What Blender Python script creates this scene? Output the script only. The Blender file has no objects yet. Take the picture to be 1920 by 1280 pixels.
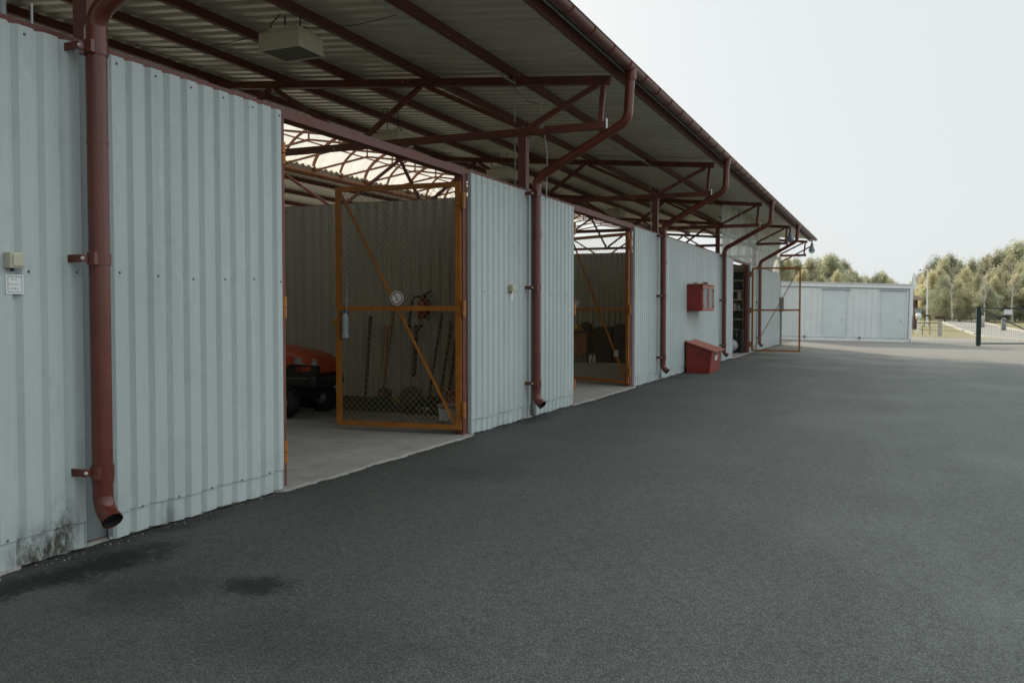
import bpy, bmesh, math, random
from mathutils import Vector, Matrix, Euler
random.seed(11)
R = math.radians
scene = bpy.context.scene
col = scene.collection

# ------------------------------------------------------------------ camera
CAM_H = 1.40
YAW, PITCH = R(23.07), R(1.95)
FPX = 1672.0
cd = bpy.data.cameras.new('camera')
cam = bpy.data.objects.new('camera', cd)
col.objects.link(cam)
cam.location = (0, 0, CAM_H)
cam.rotation_euler = (R(90) - PITCH, 0, YAW)
cd.sensor_width = 36.0
cd.lens = FPX / 1920 * 36.0
cd.clip_start, cd.clip_end = 0.05, 4000
cd.dof.use_dof = True
cd.dof.focus_distance = 7.0
cd.dof.aperture_fstop = 4.0
scene.camera = cam
_cm = Euler((R(90) - PITCH, 0, YAW)).to_matrix()


def ray(px, py):
    return _cm @ Vector(((px - 960) / FPX, (640 - py) / FPX, -1.0))


def at_z(px, py, z=0.0):
    d = ray(px, py); k = (z - CAM_H) / d.z
    return Vector((d.x * k, d.y * k, z))


def at_y(px, py, y):
    d = ray(px, py); k = y / d.y
    return Vector((d.x * k, y, CAM_H + d.z * k))


def at_x(px, py, x):
    d = ray(px, py); k = x / d.x
    return Vector((x, d.y * k, CAM_H + d.z * k))


def at_depth(px, py, zc):
    d = ray(px, py)
    return Vector((d.x * zc, d.y * zc, CAM_H + d.z * zc))


def gz(x):                                   # the yard drains gently away from the shed
    return -0.025 * (min(max(x, -4.3), 14.0) + 4.3)


# ------------------------------------------------------------------ mesh builder
class MB:
    def __init__(s):
        s.v, s.f, s.m, s.sm = [], [], [], []

    def face(s, pts, mi=0, smooth=False):
        b = len(s.v)
        s.v.extend([tuple(p) for p in pts])
        s.f.append(tuple(range(b, b + len(pts)))); s.m.append(mi); s.sm.append(smooth)

    def add(s, vs, fs, mi=0, smooth=False):
        b = len(s.v)
        s.v.extend([tuple(p) for p in vs])
        for f in fs:
            s.f.append(tuple(b + i for i in f)); s.m.append(mi); s.sm.append(smooth)

    def hexa(s, p, mi=0):                    # 8 points: bottom 4, top 4
        s.add(p, [(3, 2, 1, 0), (4, 5, 6, 7), (0, 1, 5, 4), (1, 2, 6, 5), (2, 3, 7, 6), (3, 0, 4, 7)], mi)

    def box(s, c, size, mi=0, rot=None):
        hx, hy, hz = size[0] / 2, size[1] / 2, size[2] / 2
        p = [Vector(q) for q in ((-hx, -hy, -hz), (hx, -hy, -hz), (hx, hy, -hz), (-hx, hy, -hz),
                                 (-hx, -hy, hz), (hx, -hy, hz), (hx, hy, hz), (-hx, hy, hz))]
        if rot is not None:
            p = [rot @ q for q in p]
        s.hexa([q + Vector(c) for q in p], mi)

    def span(s, a, b, mi=0):                 # box from min corner to max corner
        a, b = Vector(a), Vector(b)
        s.box((a + b) / 2, b - a, mi)

    def beam(s, p, q, w, h, mi=0, up=(0, 0, 1)):
        p, q = Vector(p), Vector(q)
        d = (q - p).normalized(); up = Vector(up)
        if abs(d.dot(up)) > 0.99:
            up = Vector((0, 1, 0))
        sd = d.cross(up).normalized(); u = sd.cross(d)
        a, b = sd * w / 2, u * h / 2
        s.hexa([p - a - b, p + a - b, q + a - b, q - a - b, p - a + b, p + a + b, q + a + b, q - a + b], mi)

    def tube(s, path, r, n=12, mi=0, cap=True, smooth=True):
        path = [Vector(p) for p in path]
        rs = r if isinstance(r, (list, tuple)) else [r] * len(path)
        vs, fs = [], []
        t0 = (path[1] - path[0]).normalized()
        nrm = t0.orthogonal().normalized()
        for i, p in enumerate(path):
            if i == 0:
                t = t0
            elif i == len(path) - 1:
                t = (path[i] - path[i - 1]).normalized()
            else:
                t = ((path[i] - path[i - 1]).normalized() + (path[i + 1] - path[i]).normalized()).normalized()
            nrm = (nrm - t * nrm.dot(t)).normalized()
            bn = t.cross(nrm)
            for k in range(n):
                a = 2 * math.pi * k / n
                vs.append(p + (nrm * math.cos(a) + bn * math.sin(a)) * rs[i])
        for i in range(len(path) - 1):
            for k in range(n):
                k2 = (k + 1) % n
                fs.append((i * n + k, i * n + k2, (i + 1) * n + k2, (i + 1) * n + k))
        s.add(vs, fs, mi, smooth)
        if cap:
            s.face([vs[k] for k in range(n)][::-1], mi)
            s.face([vs[(len(path) - 1) * n + k] for k in range(n)], mi)

    def lathe(s, prof, c, axis=(0, 0, 1), n=20, mi=0, smooth=True):
        c = Vector(c); ax = Vector(axis).normalized()
        u = ax.orthogonal().normalized(); w = ax.cross(u)
        vs, fs = [], []
        for (r, z) in prof:
            for k in range(n):
                a = 2 * math.pi * k / n
                vs.append(c + ax * z + (u * math.cos(a) + w * math.sin(a)) * r)
        for i in range(len(prof) - 1):
            for k in range(n):
                k2 = (k + 1) % n
                fs.append((i * n + k, i * n + k2, (i + 1) * n + k2, (i + 1) * n + k))
        s.add(vs, fs, mi, smooth)

    def loft(s, rings, mi=0, smooth=True, cap=True):
        n = len(rings[0]); vs = [Vector(p) for rg in rings for p in rg]; fs = []
        for i in range(len(rings) - 1):
            for k in range(n):
                k2 = (k + 1) % n
                fs.append((i * n + k, i * n + k2, (i + 1) * n + k2, (i + 1) * n + k))
        s.add(vs, fs, mi, smooth)
        if cap:
            s.face(list(rings[0])[::-1], mi); s.face(rings[-1], mi)

    def disc(s, c, r, normal, n=24, mi=0, r_in=0.0):
        c = Vector(c); ax = Vector(normal).normalized(); u = ax.orthogonal().normalized(); w = ax.cross(u)
        o = [c + (u * math.cos(2 * math.pi * k / n) + w * math.sin(2 * math.pi * k / n)) * r for k in range(n)]
        if r_in <= 0:
            s.face(o, mi)
        else:
            i_ = [c + (u * math.cos(2 * math.pi * k / n) + w * math.sin(2 * math.pi * k / n)) * r_in for k in range(n)]
            for k in range(n):
                k2 = (k + 1) % n
                s.face([o[k], o[k2], i_[k2], i_[k]], mi)

    def mesh(s, name, mats):
        me = bpy.data.meshes.new(name)
        me.from_pydata(s.v, [], s.f)
        for m in (mats if isinstance(mats, (list, tuple)) else [mats]):
            me.materials.append(m)
        me.polygons.foreach_set('material_index', s.m)
        me.polygons.foreach_set('use_smooth', s.sm)
        me.update()
        return me

    def build(s, name, mats, parent=None, bevel=0.0, weld=False):
        me = s.mesh(name, mats)
        if weld:
            bm = bmesh.new(); bm.from_mesh(me)
            bmesh.ops.remove_doubles(bm, verts=bm.verts, dist=1e-5)
            bm.to_mesh(me); bm.free()
        o = bpy.data.objects.new(name, me)
        col.objects.link(o)
        if parent is not None:
            o.parent = parent
            if parent.type == 'EMPTY' and parent.parent is None:
                o.matrix_parent_inverse = parent.matrix_basis.inverted()
        if bevel:
            b = o.modifiers.new('bevel', 'BEVEL'); b.width = bevel; b.segments = 2; b.limit_method = 'ANGLE'
        return o


def tag(o, label=None, cat=None, group=None, kind=None):
    for k, v in (('label', label), ('category', cat), ('group', group), ('kind', kind)):
        if v:
            o[k] = v
    return o


def thing(name, loc, label, cat, group=None):
    o = bpy.data.objects.new(name, None)
    o.empty_display_size = 0.2
    col.objects.link(o); o.location = loc
    return tag(o, label, cat, group)


def copy_tree(o, parent=None):
    c = o.copy(); col.objects.link(c)
    if parent is not None:
        c.parent = parent
    for ch in [x for x in bpy.data.objects if x.parent == o]:
        copy_tree(ch, c)
    return c


def fillet(pts, r, n=5):
    pts = [Vector(p) for p in pts]; out = [pts[0]]
    for i in range(1, len(pts) - 1):
        a, b, c = pts[i - 1], pts[i], pts[i + 1]
        d1, d2 = (a - b).normalized(), (c - b).normalized()
        ang = d1.angle(d2); tl = min(r / math.tan(ang / 2), (a - b).length * .49, (c - b).length * .49)
        p1, p2 = b + d1 * tl, b + d2 * tl
        for k in range(n + 1):
            t = k / n
            out.append(p1 * (1 - t) ** 2 + b * 2 * t * (1 - t) + p2 * t * t)
    out.append(pts[-1])
    return out


# ------------------------------------------------------------------ materials
class NT:
    """small node-tree helper"""
    def __init__(s, name):
        s.mat = bpy.data.materials.new(name); s.mat.use_nodes = True
        s.t = s.mat.node_tree; s.b = s.t.nodes['Principled BSDF']
        s.out = s.t.nodes['Material Output']
        tc = s.t.nodes.new('ShaderNodeTexCoord'); s.obj = tc.outputs['Object']

    def n(s, typ, **kw):
        nd = s.t.nodes.new(typ)
        for k, v in kw.items():
            setattr(nd, k, v)
        return nd

    def link(s, a, b):
        s.t.links.new(a, b)

    def noise(s, scale, detail=4, rough=.55, vec=None, stretch=None):
        nd = s.n('ShaderNodeTexNoise'); nd.inputs['Scale'].default_value = scale
        nd.inputs['Detail'].default_value = detail; nd.inputs['Roughness'].default_value = rough
        v = vec or s.obj
        if stretch:
            mp = s.n('ShaderNodeMapping'); mp.inputs['Scale'].default_value = stretch
            s.link(v, mp.inputs['Vector']); v = mp.outputs[0]
        s.link(v, nd.inputs['Vector'])
        return nd.outputs['Fac']

    def rng(s, val, a, b, c=0.0, d=1.0, smooth=False):
        nd = s.n('ShaderNodeMapRange')
        if smooth:
            nd.interpolation_type = 'SMOOTHSTEP'
        for i, x in enumerate((a, b, c, d)):
            nd.inputs[i + 1].default_value = x
        s.link(val, nd.inputs[0])
        return nd.outputs[0]

    def math(s, op, a, b=None):
        nd = s.n('ShaderNodeMath', operation=op)
        for i, x in enumerate((a, b)):
            if x is None:
                continue
            if isinstance(x, (int, float)):
                nd.inputs[i].default_value = x
            else:
                s.link(x, nd.inputs[i])
        return nd.outputs[0]

    def mix(s, fac, a, b, mode='MIX'):
        nd = s.n('ShaderNodeMix', data_type='RGBA', blend_type=mode)
        for i, x in ((0, fac), (6, a), (7, b)):
            if isinstance(x, (int, float)):
                nd.inputs[i].default_value = x
            elif isinstance(x, (tuple, list)):
                nd.inputs[i].default_value = (*x[:3], 1)
            else:
                s.link(x, nd.inputs[i])
        return nd.outputs[2]

    def bump(s, h, strength=.2, dist=.01):
        nd = s.n('ShaderNodeBump'); nd.inputs['Strength'].default_value = strength
        nd.inputs['Distance'].default_value = dist
        s.link(h, nd.inputs['Height']); s.link(nd.outputs[0], s.b.inputs['Normal'])

    def col(s, c):
        if isinstance(c, (tuple, list)):
            s.b.inputs['Base Color'].default_value = (*c[:3], 1)
        else:
            s.link(c, s.b.inputs['Base Color'])

    def rough(s, r):
        if isinstance(r, (int, float)):
            s.b.inputs['Roughness'].default_value = r
        else:
            s.link(r, s.b.inputs['Roughness'])


def paint(name, c, rough=.45, var=.18, scale=6, chips=None, metal=0.0, bump=.05):
    k = NT(name)
    n1 = k.noise(scale, 6)
    dark = tuple(x * (1 - var) for x in c); lite = tuple(min(1, x * (1 + var)) for x in c)
    base = k.mix(k.rng(n1, .3, .7), dark, lite)
    if chips:
        n2 = k.noise(chips[0], 6, .6)
        base = k.mix(k.rng(n2, chips[1], chips[1] + .02), base, chips[2])
    k.col(base); k.rough(k.rng(n1, .3, .7, rough * .8, min(1, rough * 1.2)))
    k.b.inputs['Metallic'].default_value = metal
    if bump:
        k.bump(k.noise(scale * 12, 3), bump, .01)
    return k.mat


M = {}
M['red_steel'] = paint('red_brown_steel', (.15, .045, .032), .5, .25, 9)
M['red_truss'] = paint('flaking_red_steel', (.15, .043, .031), .55, .3, 7, chips=(6.5, .665, (.34, .30, .29)))
M['red_lintel'] = paint('weathered_red_steel', (.14, .047, .037), .55, .25, 5, chips=(38, .66, (.30, .19, .17)))
M['red_pipe'] = paint('red_brown_gutter_paint', (.125, .030, .020), .22, .18, 5, chips=(34, .70, (.20, .075, .055)), bump=.03)
M['gutter'] = paint('weathered_gutter', (.14, .05, .04), .4, .2, 5, bump=.03)
M['orange'] = paint('orange_gate_paint', (.36, .135, .02), .42, .16, 8, chips=(30, .74, (.13, .04, .015)))
M['orange_steel'] = paint('orange_brown_steel', (.20, .07, .022), .5, .2, 5)
M['wire'] = paint('galvanised_wire', (.27, .215, .14), .5, .2, 20, metal=.0, bump=0)
M['galv'] = paint('galvanised_steel', (.42, .43, .43), .4, .15, 14, metal=.5)
M['screw'] = paint('screw_steel', (.16, .17, .175), .4, .1, 40, metal=.6, bump=0)
M['white_metal'] = paint('cream_enamel', (.68, .65, .53), .4, .08, 7, chips=(9, .72, (.30, .24, .15)))
M['white_plastic'] = paint('white_plastic', (.60, .60, .55), .45, .05, 12)
M['ivory_plastic'] = paint('ivory_plastic', (.50, .49, .37), .45, .05, 12)
M['sign_white'] = paint('sign_white', (.74, .76, .75), .5, .06, 18, bump=0)
M['sign_red'] = paint('sign_red', (.25, .02, .03), .5, .1, 10, bump=0)
M['ink'] = paint('sign_ink', (.05, .05, .055), .6, .1, 10, bump=0)
M['pale_ink'] = paint('faded_ink', (.36, .33, .32), .6, .1, 10, bump=0)
M['black'] = paint('black_rubber', (.018, .018, .018), .7, .25, 15)
M['dark_plastic'] = paint('dark_plastic', (.022, .022, .022), .5, .2, 12)
M['dark_stuff'] = paint('dark_fabric', (.03, .032, .03), .85, .3, 10)
M['mower_red'] = paint('mower_bodywork', (.40, .066, .02), .35, .1, 5, bump=0)
M['box_red'] = paint('red_cabinet_paint', (.23, .023, .015), .45, .28, 3, chips=(15, .655, (.27, .10, .075)))
M['lid_red'] = paint('faded_red_lid', (.30, .085, .052), .5, .2, 6, chips=(11, .66, (.36, .24, .2)))
M['ext_red'] = paint('extinguisher_red', (.22, .018, .014), .3, .1, 6, bump=0)
M['yellow'] = paint('yellow_label', (.45, .36, .05), .5, .1, 10, bump=0)
M['brass'] = paint('brass', (.45, .30, .07), .35, .1, 20, metal=.7, bump=0)
M['wood'] = paint('tool_handle_wood', (.20, .12, .045), .6, .25, 14)
M['dark_wood'] = paint('dark_wood', (.06, .035, .02), .7, .3, 12)
M['drawer_wood'] = paint('varnished_drawer_wood', (.36, .15, .045), .45, .25, 8)
M['rust'] = paint('rusty_blade', (.07, .045, .03), .7, .3, 20)
M['green'] = paint('green_bristles', (.028, .05, .034), .85, .3, 30)
M['lime'] = paint('yellow_green_plastic', (.25, .24, .06), .6, .2, 12)
M['pink'] = paint('faded_pink_plastic', (.38, .14, .11), .55, .2, 9)
M['plank_white'] = paint('pale_block', (.42, .37, .29), .7, .2, 9)
M['board'] = paint('rough_board', (.06, .05, .035), .85, .3, 9)
M['cabinet_brown'] = paint('brown_cabinet', (.13, .10, .07), .6, .15, 5)
M['tank'] = paint('grey_tank', (.34, .38, .38), .4, .15, 6)
M['grey_box'] = paint('grey_box', (.16, .18, .18), .5, .1, 8)
M['cabinet_white'] = paint('container_white', (.74, .785, .78), .45, .05, 1.5)
M['cabinet_door'] = paint('container_door', (.67, .73, .745), .45, .05, 1.5)
M['cabinet_rail'] = paint('container_rail', (.80, .83, .82), .5, .06, 3)
M['cabinet_seam'] = paint('container_seam', (.25, .28, .29), .6, .1, 3)
M['green_fence'] = paint('green_fence_paint', (.010, .028, .024), .45, .2, 8)
M['green_wire'] = paint('dark_fence_wire', (.10, .115, .10), .5, .2, 8, bump=0)
M['kerb'] = paint('kerb_concrete', (.48, .46, .41), .8, .12, 3)
M['brown_roof'] = paint('brown_roofing', (.12, .055, .03), .7, .2, 4)
M['blue_grey'] = paint('blue_grey_paint', (.27, .30, .31), .5, .15, 5)
M['cable'] = paint('pale_cable', (.36, .38, .34), .55, .1, 10, bump=0)
M['black_cable'] = paint('black_cable', (.02, .02, .02), .6, .1, 10, bump=0)
M['lamp_glass'] = paint('lamp_bell', (.22, .29, .33), .25, .15, 5, bump=0)
M['bark'] = paint('tree_bark', (.13, .11, .085), .85, .3, 3)
M['birch'] = paint('birch_bark', (.50, .48, .43), .8, .2, 3, chips=(2.2, .6, (.10, .09, .08)))


def glass_mat(name, c, alpha_like=.55):
    k = NT(name)
    k.col(c); k.rough(.08)
    tr = k.n('ShaderNodeBsdfTransparent'); tr.inputs[0].default_value = (.85, .9, .9, 1)
    mx = k.n('ShaderNodeMixShader'); mx.inputs[0].default_value = alpha_like
    k.link(tr.outputs[0], mx.inputs[1]); k.link(k.b.outputs[0], mx.inputs[2])
    k.link(mx.outputs[0], k.out.inputs['Surface'])
    return k.mat


M['lamp_lens'] = paint('headlamp_lens', (.30, .31, .29), .15, .3, 30, bump=0)
M['clear_plastic'] = glass_mat('clear_plastic', (.45, .52, .54), .6)
M['lamp_window'] = paint('lamp_glass_dark', (.06, .07, .07), .15, .2, 6, bump=0)
M['clear_glass'] = glass_mat('cabinet_glass', (.30, .35, .36), .5)


def wall_mat(name, c, inside=False):
    k = NT(name)
    big = k.noise(.9, 4)
    streak = k.noise(1.0, 5, .6, stretch=(9, 9, .35))
    base = k.mix(k.rng(big, .3, .7), tuple(x * .94 for x in c), tuple(x * 1.05 for x in c))
    base = k.mix(k.rng(streak, .52, .72, 0, .30), base, tuple(x * .66 for x in c))
    blot = k.noise(3.2, 5, .65)
    base = k.mix(k.rng(blot, .60, .70, 0, .16), base, tuple(x * .55 for x in c))
    sep = k.n('ShaderNodeSeparateXYZ'); k.link(k.obj, sep.inputs[0])
    y, z = sep.outputs[1], sep.outputs[2]
    if not inside:
        wn = k.n('ShaderNodeTexWhiteNoise', noise_dimensions='1D')
        k.link(k.math('FLOOR', k.math('DIVIDE', y, .936)), wn.inputs['W'])
        base = k.mix(1.0, base, k.rng(wn.outputs['Value'], 0, 1, .94, 1.04), 'MULTIPLY')
        sc = k.noise(3.0, 5, .65, stretch=(1, 3.5, .9))
        base = k.mix(k.rng(sc, .575, .67, 0, .20), base, tuple(x * .5 for x in c))
        sc2 = k.noise(1.7, 6, .72, stretch=(1, 3, 1.6))
        base = k.mix(k.rng(sc2, .60, .68, 0, .22), base, tuple(min(1, x * 1.45) for x in c))
        # splash grime low on the sheets
        low = k.rng(z, .02, .42, 1, 0, True)
        g = k.math('MULTIPLY', low, k.rng(k.noise(2.6, 6, .7), .48, .70))
        base = k.mix(k.math('MULTIPLY', g, .32), base, (.16, .16, .13))
        # damp patches under the spouts
        for yc, w, h, amt in ((3.52, .24, .26, 1.0), (3.66, .10, .40, .8), (4.45, .08, .22, .5), (10.8, .3, .2, .5), (17.9, .3, .2, .4)):
            dy = k.rng(k.math('ABSOLUTE', k.math('SUBTRACT', y, yc)), w * .35, w * 1.25, 1, 0, True)
            dz = k.rng(z, h * .35, h, 1, 0, True)
            nn = k.rng(k.noise(11, 6, .8, stretch=(1, 1, .5)), .40, .58)
            f = k.math('MULTIPLY', k.math('MULTIPLY', dy, dz), nn)
            base = k.mix(k.math('MULTIPLY', f, amt), base, (.05, .046, .028))
    k.col(base)
    k.rough(k.rng(streak, .4, .7, .32, .46) if inside else k.rng(streak, .4, .7, .42, .60))
    k.bump(k.noise(14, 3, .5, stretch=(1, 1, .25)), .06, .01)
    return k.mat


M['wall'] = wall_mat('grey_blue_wall_sheet', (.448, .508, .502))
M['wall_in'] = wall_mat('inner_wall_sheet', (.41, .385, .305), True)
M['recess'] = wall_mat('recess_sheet', (.17, .195, .20))


def roof_mat():
    k = NT('roof_sheet_underside')
    n = k.noise(1.2, 5, .6, stretch=(.4, 5, 1)); n2 = k.noise(9, 5)
    c = k.mix(k.rng(n, .3, .7), (.64, .62, .53), (.81, .79, .70))
    c = k.mix(k.rng(n2, .6, .75, 0, .4), c, (.50, .46, .36))
    k.col(c); k.rough(.36); k.b.inputs['Metallic'].default_value = .25
    return k.mat


M['roof'] = roof_mat()


def translucent_mat(name, c, t=.75, streaks=True):
    k = NT(name)
    s1 = k.noise(1, 5, .6, stretch=((2, 16, .8) if streaks else (3, 3, .3)))
    s2 = k.noise(2.5, 5, .65)
    base = k.mix(k.rng(s1, .35, .7), c, tuple(x * (.82 if streaks else .62) for x in c))
    base = k.mix(k.rng(s2, .55, .75, 0, .35), base, tuple(x * .6 for x in c))
    k.col(base); k.rough(.35)
    tr = k.n('ShaderNodeBsdfTranslucent'); k.link(base, tr.inputs[0])
    mx = k.n('ShaderNodeMixShader'); mx.inputs[0].default_value = t
    k.link(k.b.outputs[0], mx.inputs[1]); k.link(tr.outputs[0], mx.inputs[2])
    if streaks:
        k.link(mx.outputs[0], k.out.inputs['Surface'])
    else:                                     # thin, half clear sheet: clearer in vertical streaks
        cl = k.n('ShaderNodeBsdfTransparent'); cl.inputs[0].default_value = (.93, .96, .94, 1)
        m2_ = k.n('ShaderNodeMixShader')
        k.link(k.rng(k.noise(1, 4, .6, stretch=(5, 5, .5)), .42, .62, .08, .62), m2_.inputs[0])
        k.link(mx.outputs[0], m2_.inputs[1]); k.link(cl.outputs[0], m2_.inputs[2])
        k.link(m2_.outputs[0], k.out.inputs['Surface'])
    return k.mat


M['skylight'] = translucent_mat('fibreglass_skylight', (.80, .785, .73), .58)
M['fibre_wall'] = translucent_mat('fibreglass_wall', (.90, .93, .88), .6, False)


def asphalt_mat():
    k = NT('asphalt')
    mp = k.n('ShaderNodeMapping'); k.link(k.obj, mp.inputs['Vector']); v = mp.outputs[0]
    vo = k.n('ShaderNodeTexVoronoi'); vo.inputs['Scale'].default_value = 98; k.link(v, vo.inputs['Vector'])
    fine = k.noise(120, 2, .7, v); mid = k.noise(22, 6, .75, v); big = k.noise(.55, 5, .6, v)
    lanes = k.noise(.5, 4, .6, v, stretch=(2.2, .35, 1))
    c = k.mix(k.rng(big, .3, .7), (.096, .106, .098), (.130, .141, .132))
    c = k.mix(k.rng(lanes, .42, .7, 0, .45), c, (.158, .169, .158))
    c = k.mix(k.rng(mid, .42, .66, 0, .5), c, (.064, .071, .065))
    st = k.mix(k.rng(vo.outputs['Distance'], .05, .5), (1.72, 1.72, 1.68), (.44, .44, .44))
    c = k.mix(1.0, c, st, 'MULTIPLY')
    c = k.mix(k.rng(fine, .60, .72, 0, .6), c, (.15, .15, .14))
    c = k.mix(k.rng(fine, .40, .28, 0, .75), c, (.022, .022, .021))
    seam = k.noise(1.1, 6, .72, v, stretch=(1, .55, 1))
    c = k.mix(k.rng(seam, .56, .66, 0, .32), c, (.045, .048, .044))
    c = k.mix(k.rng(k.noise(.28, 5, .6, v), .52, .68, 0, .30), c, (.125, .130, .120))
    spk = k.noise(38, 2, .5, v)
    c = k.mix(k.rng(spk, .755, .78, 0, .8), c, (.24, .235, .21))
    spx = k.n('ShaderNodeSeparateXYZ'); k.link(k.obj, spx.inputs[0])
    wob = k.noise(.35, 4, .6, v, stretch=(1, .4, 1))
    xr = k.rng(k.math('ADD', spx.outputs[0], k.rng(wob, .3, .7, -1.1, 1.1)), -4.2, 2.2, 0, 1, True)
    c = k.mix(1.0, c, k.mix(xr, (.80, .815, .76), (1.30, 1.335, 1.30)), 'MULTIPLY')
    # paler towards the far end: extra brightness for the sunlit band, put into the colour
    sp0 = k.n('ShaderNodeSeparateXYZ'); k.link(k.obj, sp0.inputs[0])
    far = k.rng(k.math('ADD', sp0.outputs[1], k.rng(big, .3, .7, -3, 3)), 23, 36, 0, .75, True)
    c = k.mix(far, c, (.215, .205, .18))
    # dark damp and oily patches, the largest where the spouts empty
    sep = k.n('ShaderNodeSeparateXYZ'); k.link(k.obj, sep.inputs[0])
    edge = k.noise(5.5, 6, .7, v); grit = k.noise(42, 4, .8, v)
    for (px, py, rx, ry, amt) in STAINS:
        w = at_z(px, py, 0)
        dx = k.math('DIVIDE', k.math('SUBTRACT', sep.outputs[0], w.x), rx)
        dy = k.math('DIVIDE', k.math('SUBTRACT', sep.outputs[1], w.y), ry)
        d = k.math('SQRT', k.math('ADD', k.math('MULTIPLY', dx, dx), k.math('MULTIPLY', dy, dy)))
        d = k.math('ADD', d, k.rng(edge, .3, .7, -.42, .42))
        d = k.math('ADD', d, k.rng(grit, .3, .7, -.45, .45))
        f = k.math('MULTIPLY', k.rng(d, .35, 1.05, 1, 0, True), amt)
        c = k.mix(f, c, (.0055, .0055, .0055))
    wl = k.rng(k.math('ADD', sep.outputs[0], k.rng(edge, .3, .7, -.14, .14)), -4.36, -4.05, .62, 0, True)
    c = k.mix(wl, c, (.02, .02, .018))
    k.col(c); k.rough(k.rng(mid, .3, .7, .66, .86))
    k.b.inputs['Specular IOR Level'].default_value = .4
    h = k.math('ADD', k.math('MULTIPLY', vo.outputs['Distance'], -1.0), fine)
    k.bump(h, .4, .010)
    return k.mat


STAINS = [(225, 1046, .26, .50, 1.0), (110, 1078, .16, .6, 1.0), (20, 1098, .12, .5, .9), (265, 1100, .36, .45, .45), (480, 1088, .25, .22, .9), (330, 985, .14, .5, .6),
          (1000, 785, .25, .9, .6), (1275, 708, .3, .9, .5), (600, 1180, .8, .5, .25), (905, 880, .5, .5, .22)]
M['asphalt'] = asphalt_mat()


def concrete_mat():
    k = NT('concrete_slab')
    a = k.noise(1.3, 6, .6); b = k.noise(26, 5, .65); c0 = k.noise(5, 6, .7)
    c = k.mix(k.rng(a, .3, .7), (.24, .235, .21), (.33, .325, .30))
    c = k.mix(k.rng(c0, .48, .66, 0, .6), c, (.15, .14, .115))
    c = k.mix(k.rng(b, .35, .65, 0, .35), c, (.38, .375, .35))
    k.col(c); k.rough(.8); k.bump(b, .25, .01)
    return k.mat


M['concrete'] = concrete_mat()


def grass_mat():
    k = NT('dry_grass')
    a = k.noise(.12, 5, .6); b = k.noise(5, 5, .7)
    c = k.mix(k.rng(a, .3, .7), (.20, .18, .075), (.27, .23, .12))
    c = k.mix(k.rng(b, .4, .7, 0, .6), c, (.13, .135, .05))
    k.col(c); k.rough(.9); k.bump(b, .6, .05)
    return k.mat


M['grass'] = grass_mat()
M['road'] = paint('road_asphalt', (.25, .24, .215), .85, .12, 2)
M['verge'] = paint('far_paving', (.22, .21, .185), .85, .12, 1)


def leaf_mat(name, c1, c2):
    k = NT(name)
    oi = k.n('ShaderNodeObjectInfo')
    n = k.noise(.35, 3)
    geo = k.n('ShaderNodeNewGeometry')
    c = k.mix(k.rng(n, .35, .65), c1, c2)
    v = k.rng(geo.outputs['Random Per Island'], 0, 1, .65, 1.35)
    c = k.mix(1.0, c, v, 'MULTIPLY')
    v2 = k.rng(oi.outputs['Random'], 0, 1, .8, 1.2)
    c = k.mix(1.0, c, v2, 'MULTIPLY')
    k.col(c); k.rough(.7)
    tr = k.n('ShaderNodeBsdfTranslucent'); k.link(c, tr.inputs[0])
    mx = k.n('ShaderNodeMixShader'); mx.inputs[0].default_value = .58
    k.link(k.b.outputs[0], mx.inputs[1]); k.link(tr.outputs[0], mx.inputs[2])
    k.link(mx.outputs[0], k.out.inputs['Surface'])
    return k.mat


M['leaf_green'] = leaf_mat('grey_green_leaves', (.35, .37, .25), (.48, .49, .35))  # leaf colours paler than real foliage: distance haze is put into them
M['leaf_yellow'] = leaf_mat('yellow_green_leaves', (.52, .50, .32), (.64, .60, .40))
M['leaf_olive'] = leaf_mat('olive_leaves', (.42, .42, .28), (.56, .54, .37))

# ------------------------------------------------------------------ setting
WX = -4.34                                   # outer face of the shed's front wall


def sheet(poly, mat, name, dz=0.0, kind='structure'):
    bm = bmesh.new()
    f = bm.faces.new([bm.verts.new((x, y, 0)) for x, y in poly])
    bm.normal_update()
    if f.normal.z < 0:
        f.normal_flip()
    for xc in (-4.3, 14.0):
        bmesh.ops.bisect_plane(bm, geom=bm.verts[:] + bm.edges[:] + bm.faces[:], plane_co=(xc, 0, 0), plane_no=(1, 0, 0))
    for v in bm.verts:
        v.co.z = gz(v.co.x) + dz
    me = bpy.data.meshes.new(name); bm.to_mesh(me); bm.free()
    me.materials.append(mat)
    o = bpy.data.objects.new(name, me); col.objects.link(o)
    o['kind'] = kind
    return o


def gp(px, py, dz=0.0):                       # ground point under a pixel on the sloping yard
    p = at_z(px, py, 0)
    for _ in range(8):
        p = at_z(px, py, gz(p.x) + dz)
    return (p.x, p.y)


# the yard, bounded by the fence line
FD = Vector((.92, .392, 0)); FN = Vector((-.392, .92, 0))


def zp(X, zc):                                # a point by lateral and depth distance from the camera
    p = FN * zc + FD * X
    return (p.x, p.y)


sheet([(-1500, -600), (1500, -600), (1500, 2500), (-1500, 2500)], M['grass'], 'grass_field', -.02)
yard = [(-40, -30), (60, -30), zp(60, 47), zp(-60, 47), ]
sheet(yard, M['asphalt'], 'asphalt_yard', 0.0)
sheet([zp(-60, 47.0), zp(60, 47.0), zp(60, 53), zp(-60, 53)], M['verge'], 'pavement', -.004)
road_l = [(1930, 640), (1845, 633), (1808, 621), (1772, 607), (1745, 594)]
road_r = [(2110, 648), (1990, 632), (1920, 622), (1875, 613), (1835, 602), (1775, 591.5)]
rl = [gp(*p) for p in road_l]; rr = [gp(*p) for p in road_r]
sheet(rl + rr[::-1], M['road'], 'access_road', .004)


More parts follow.
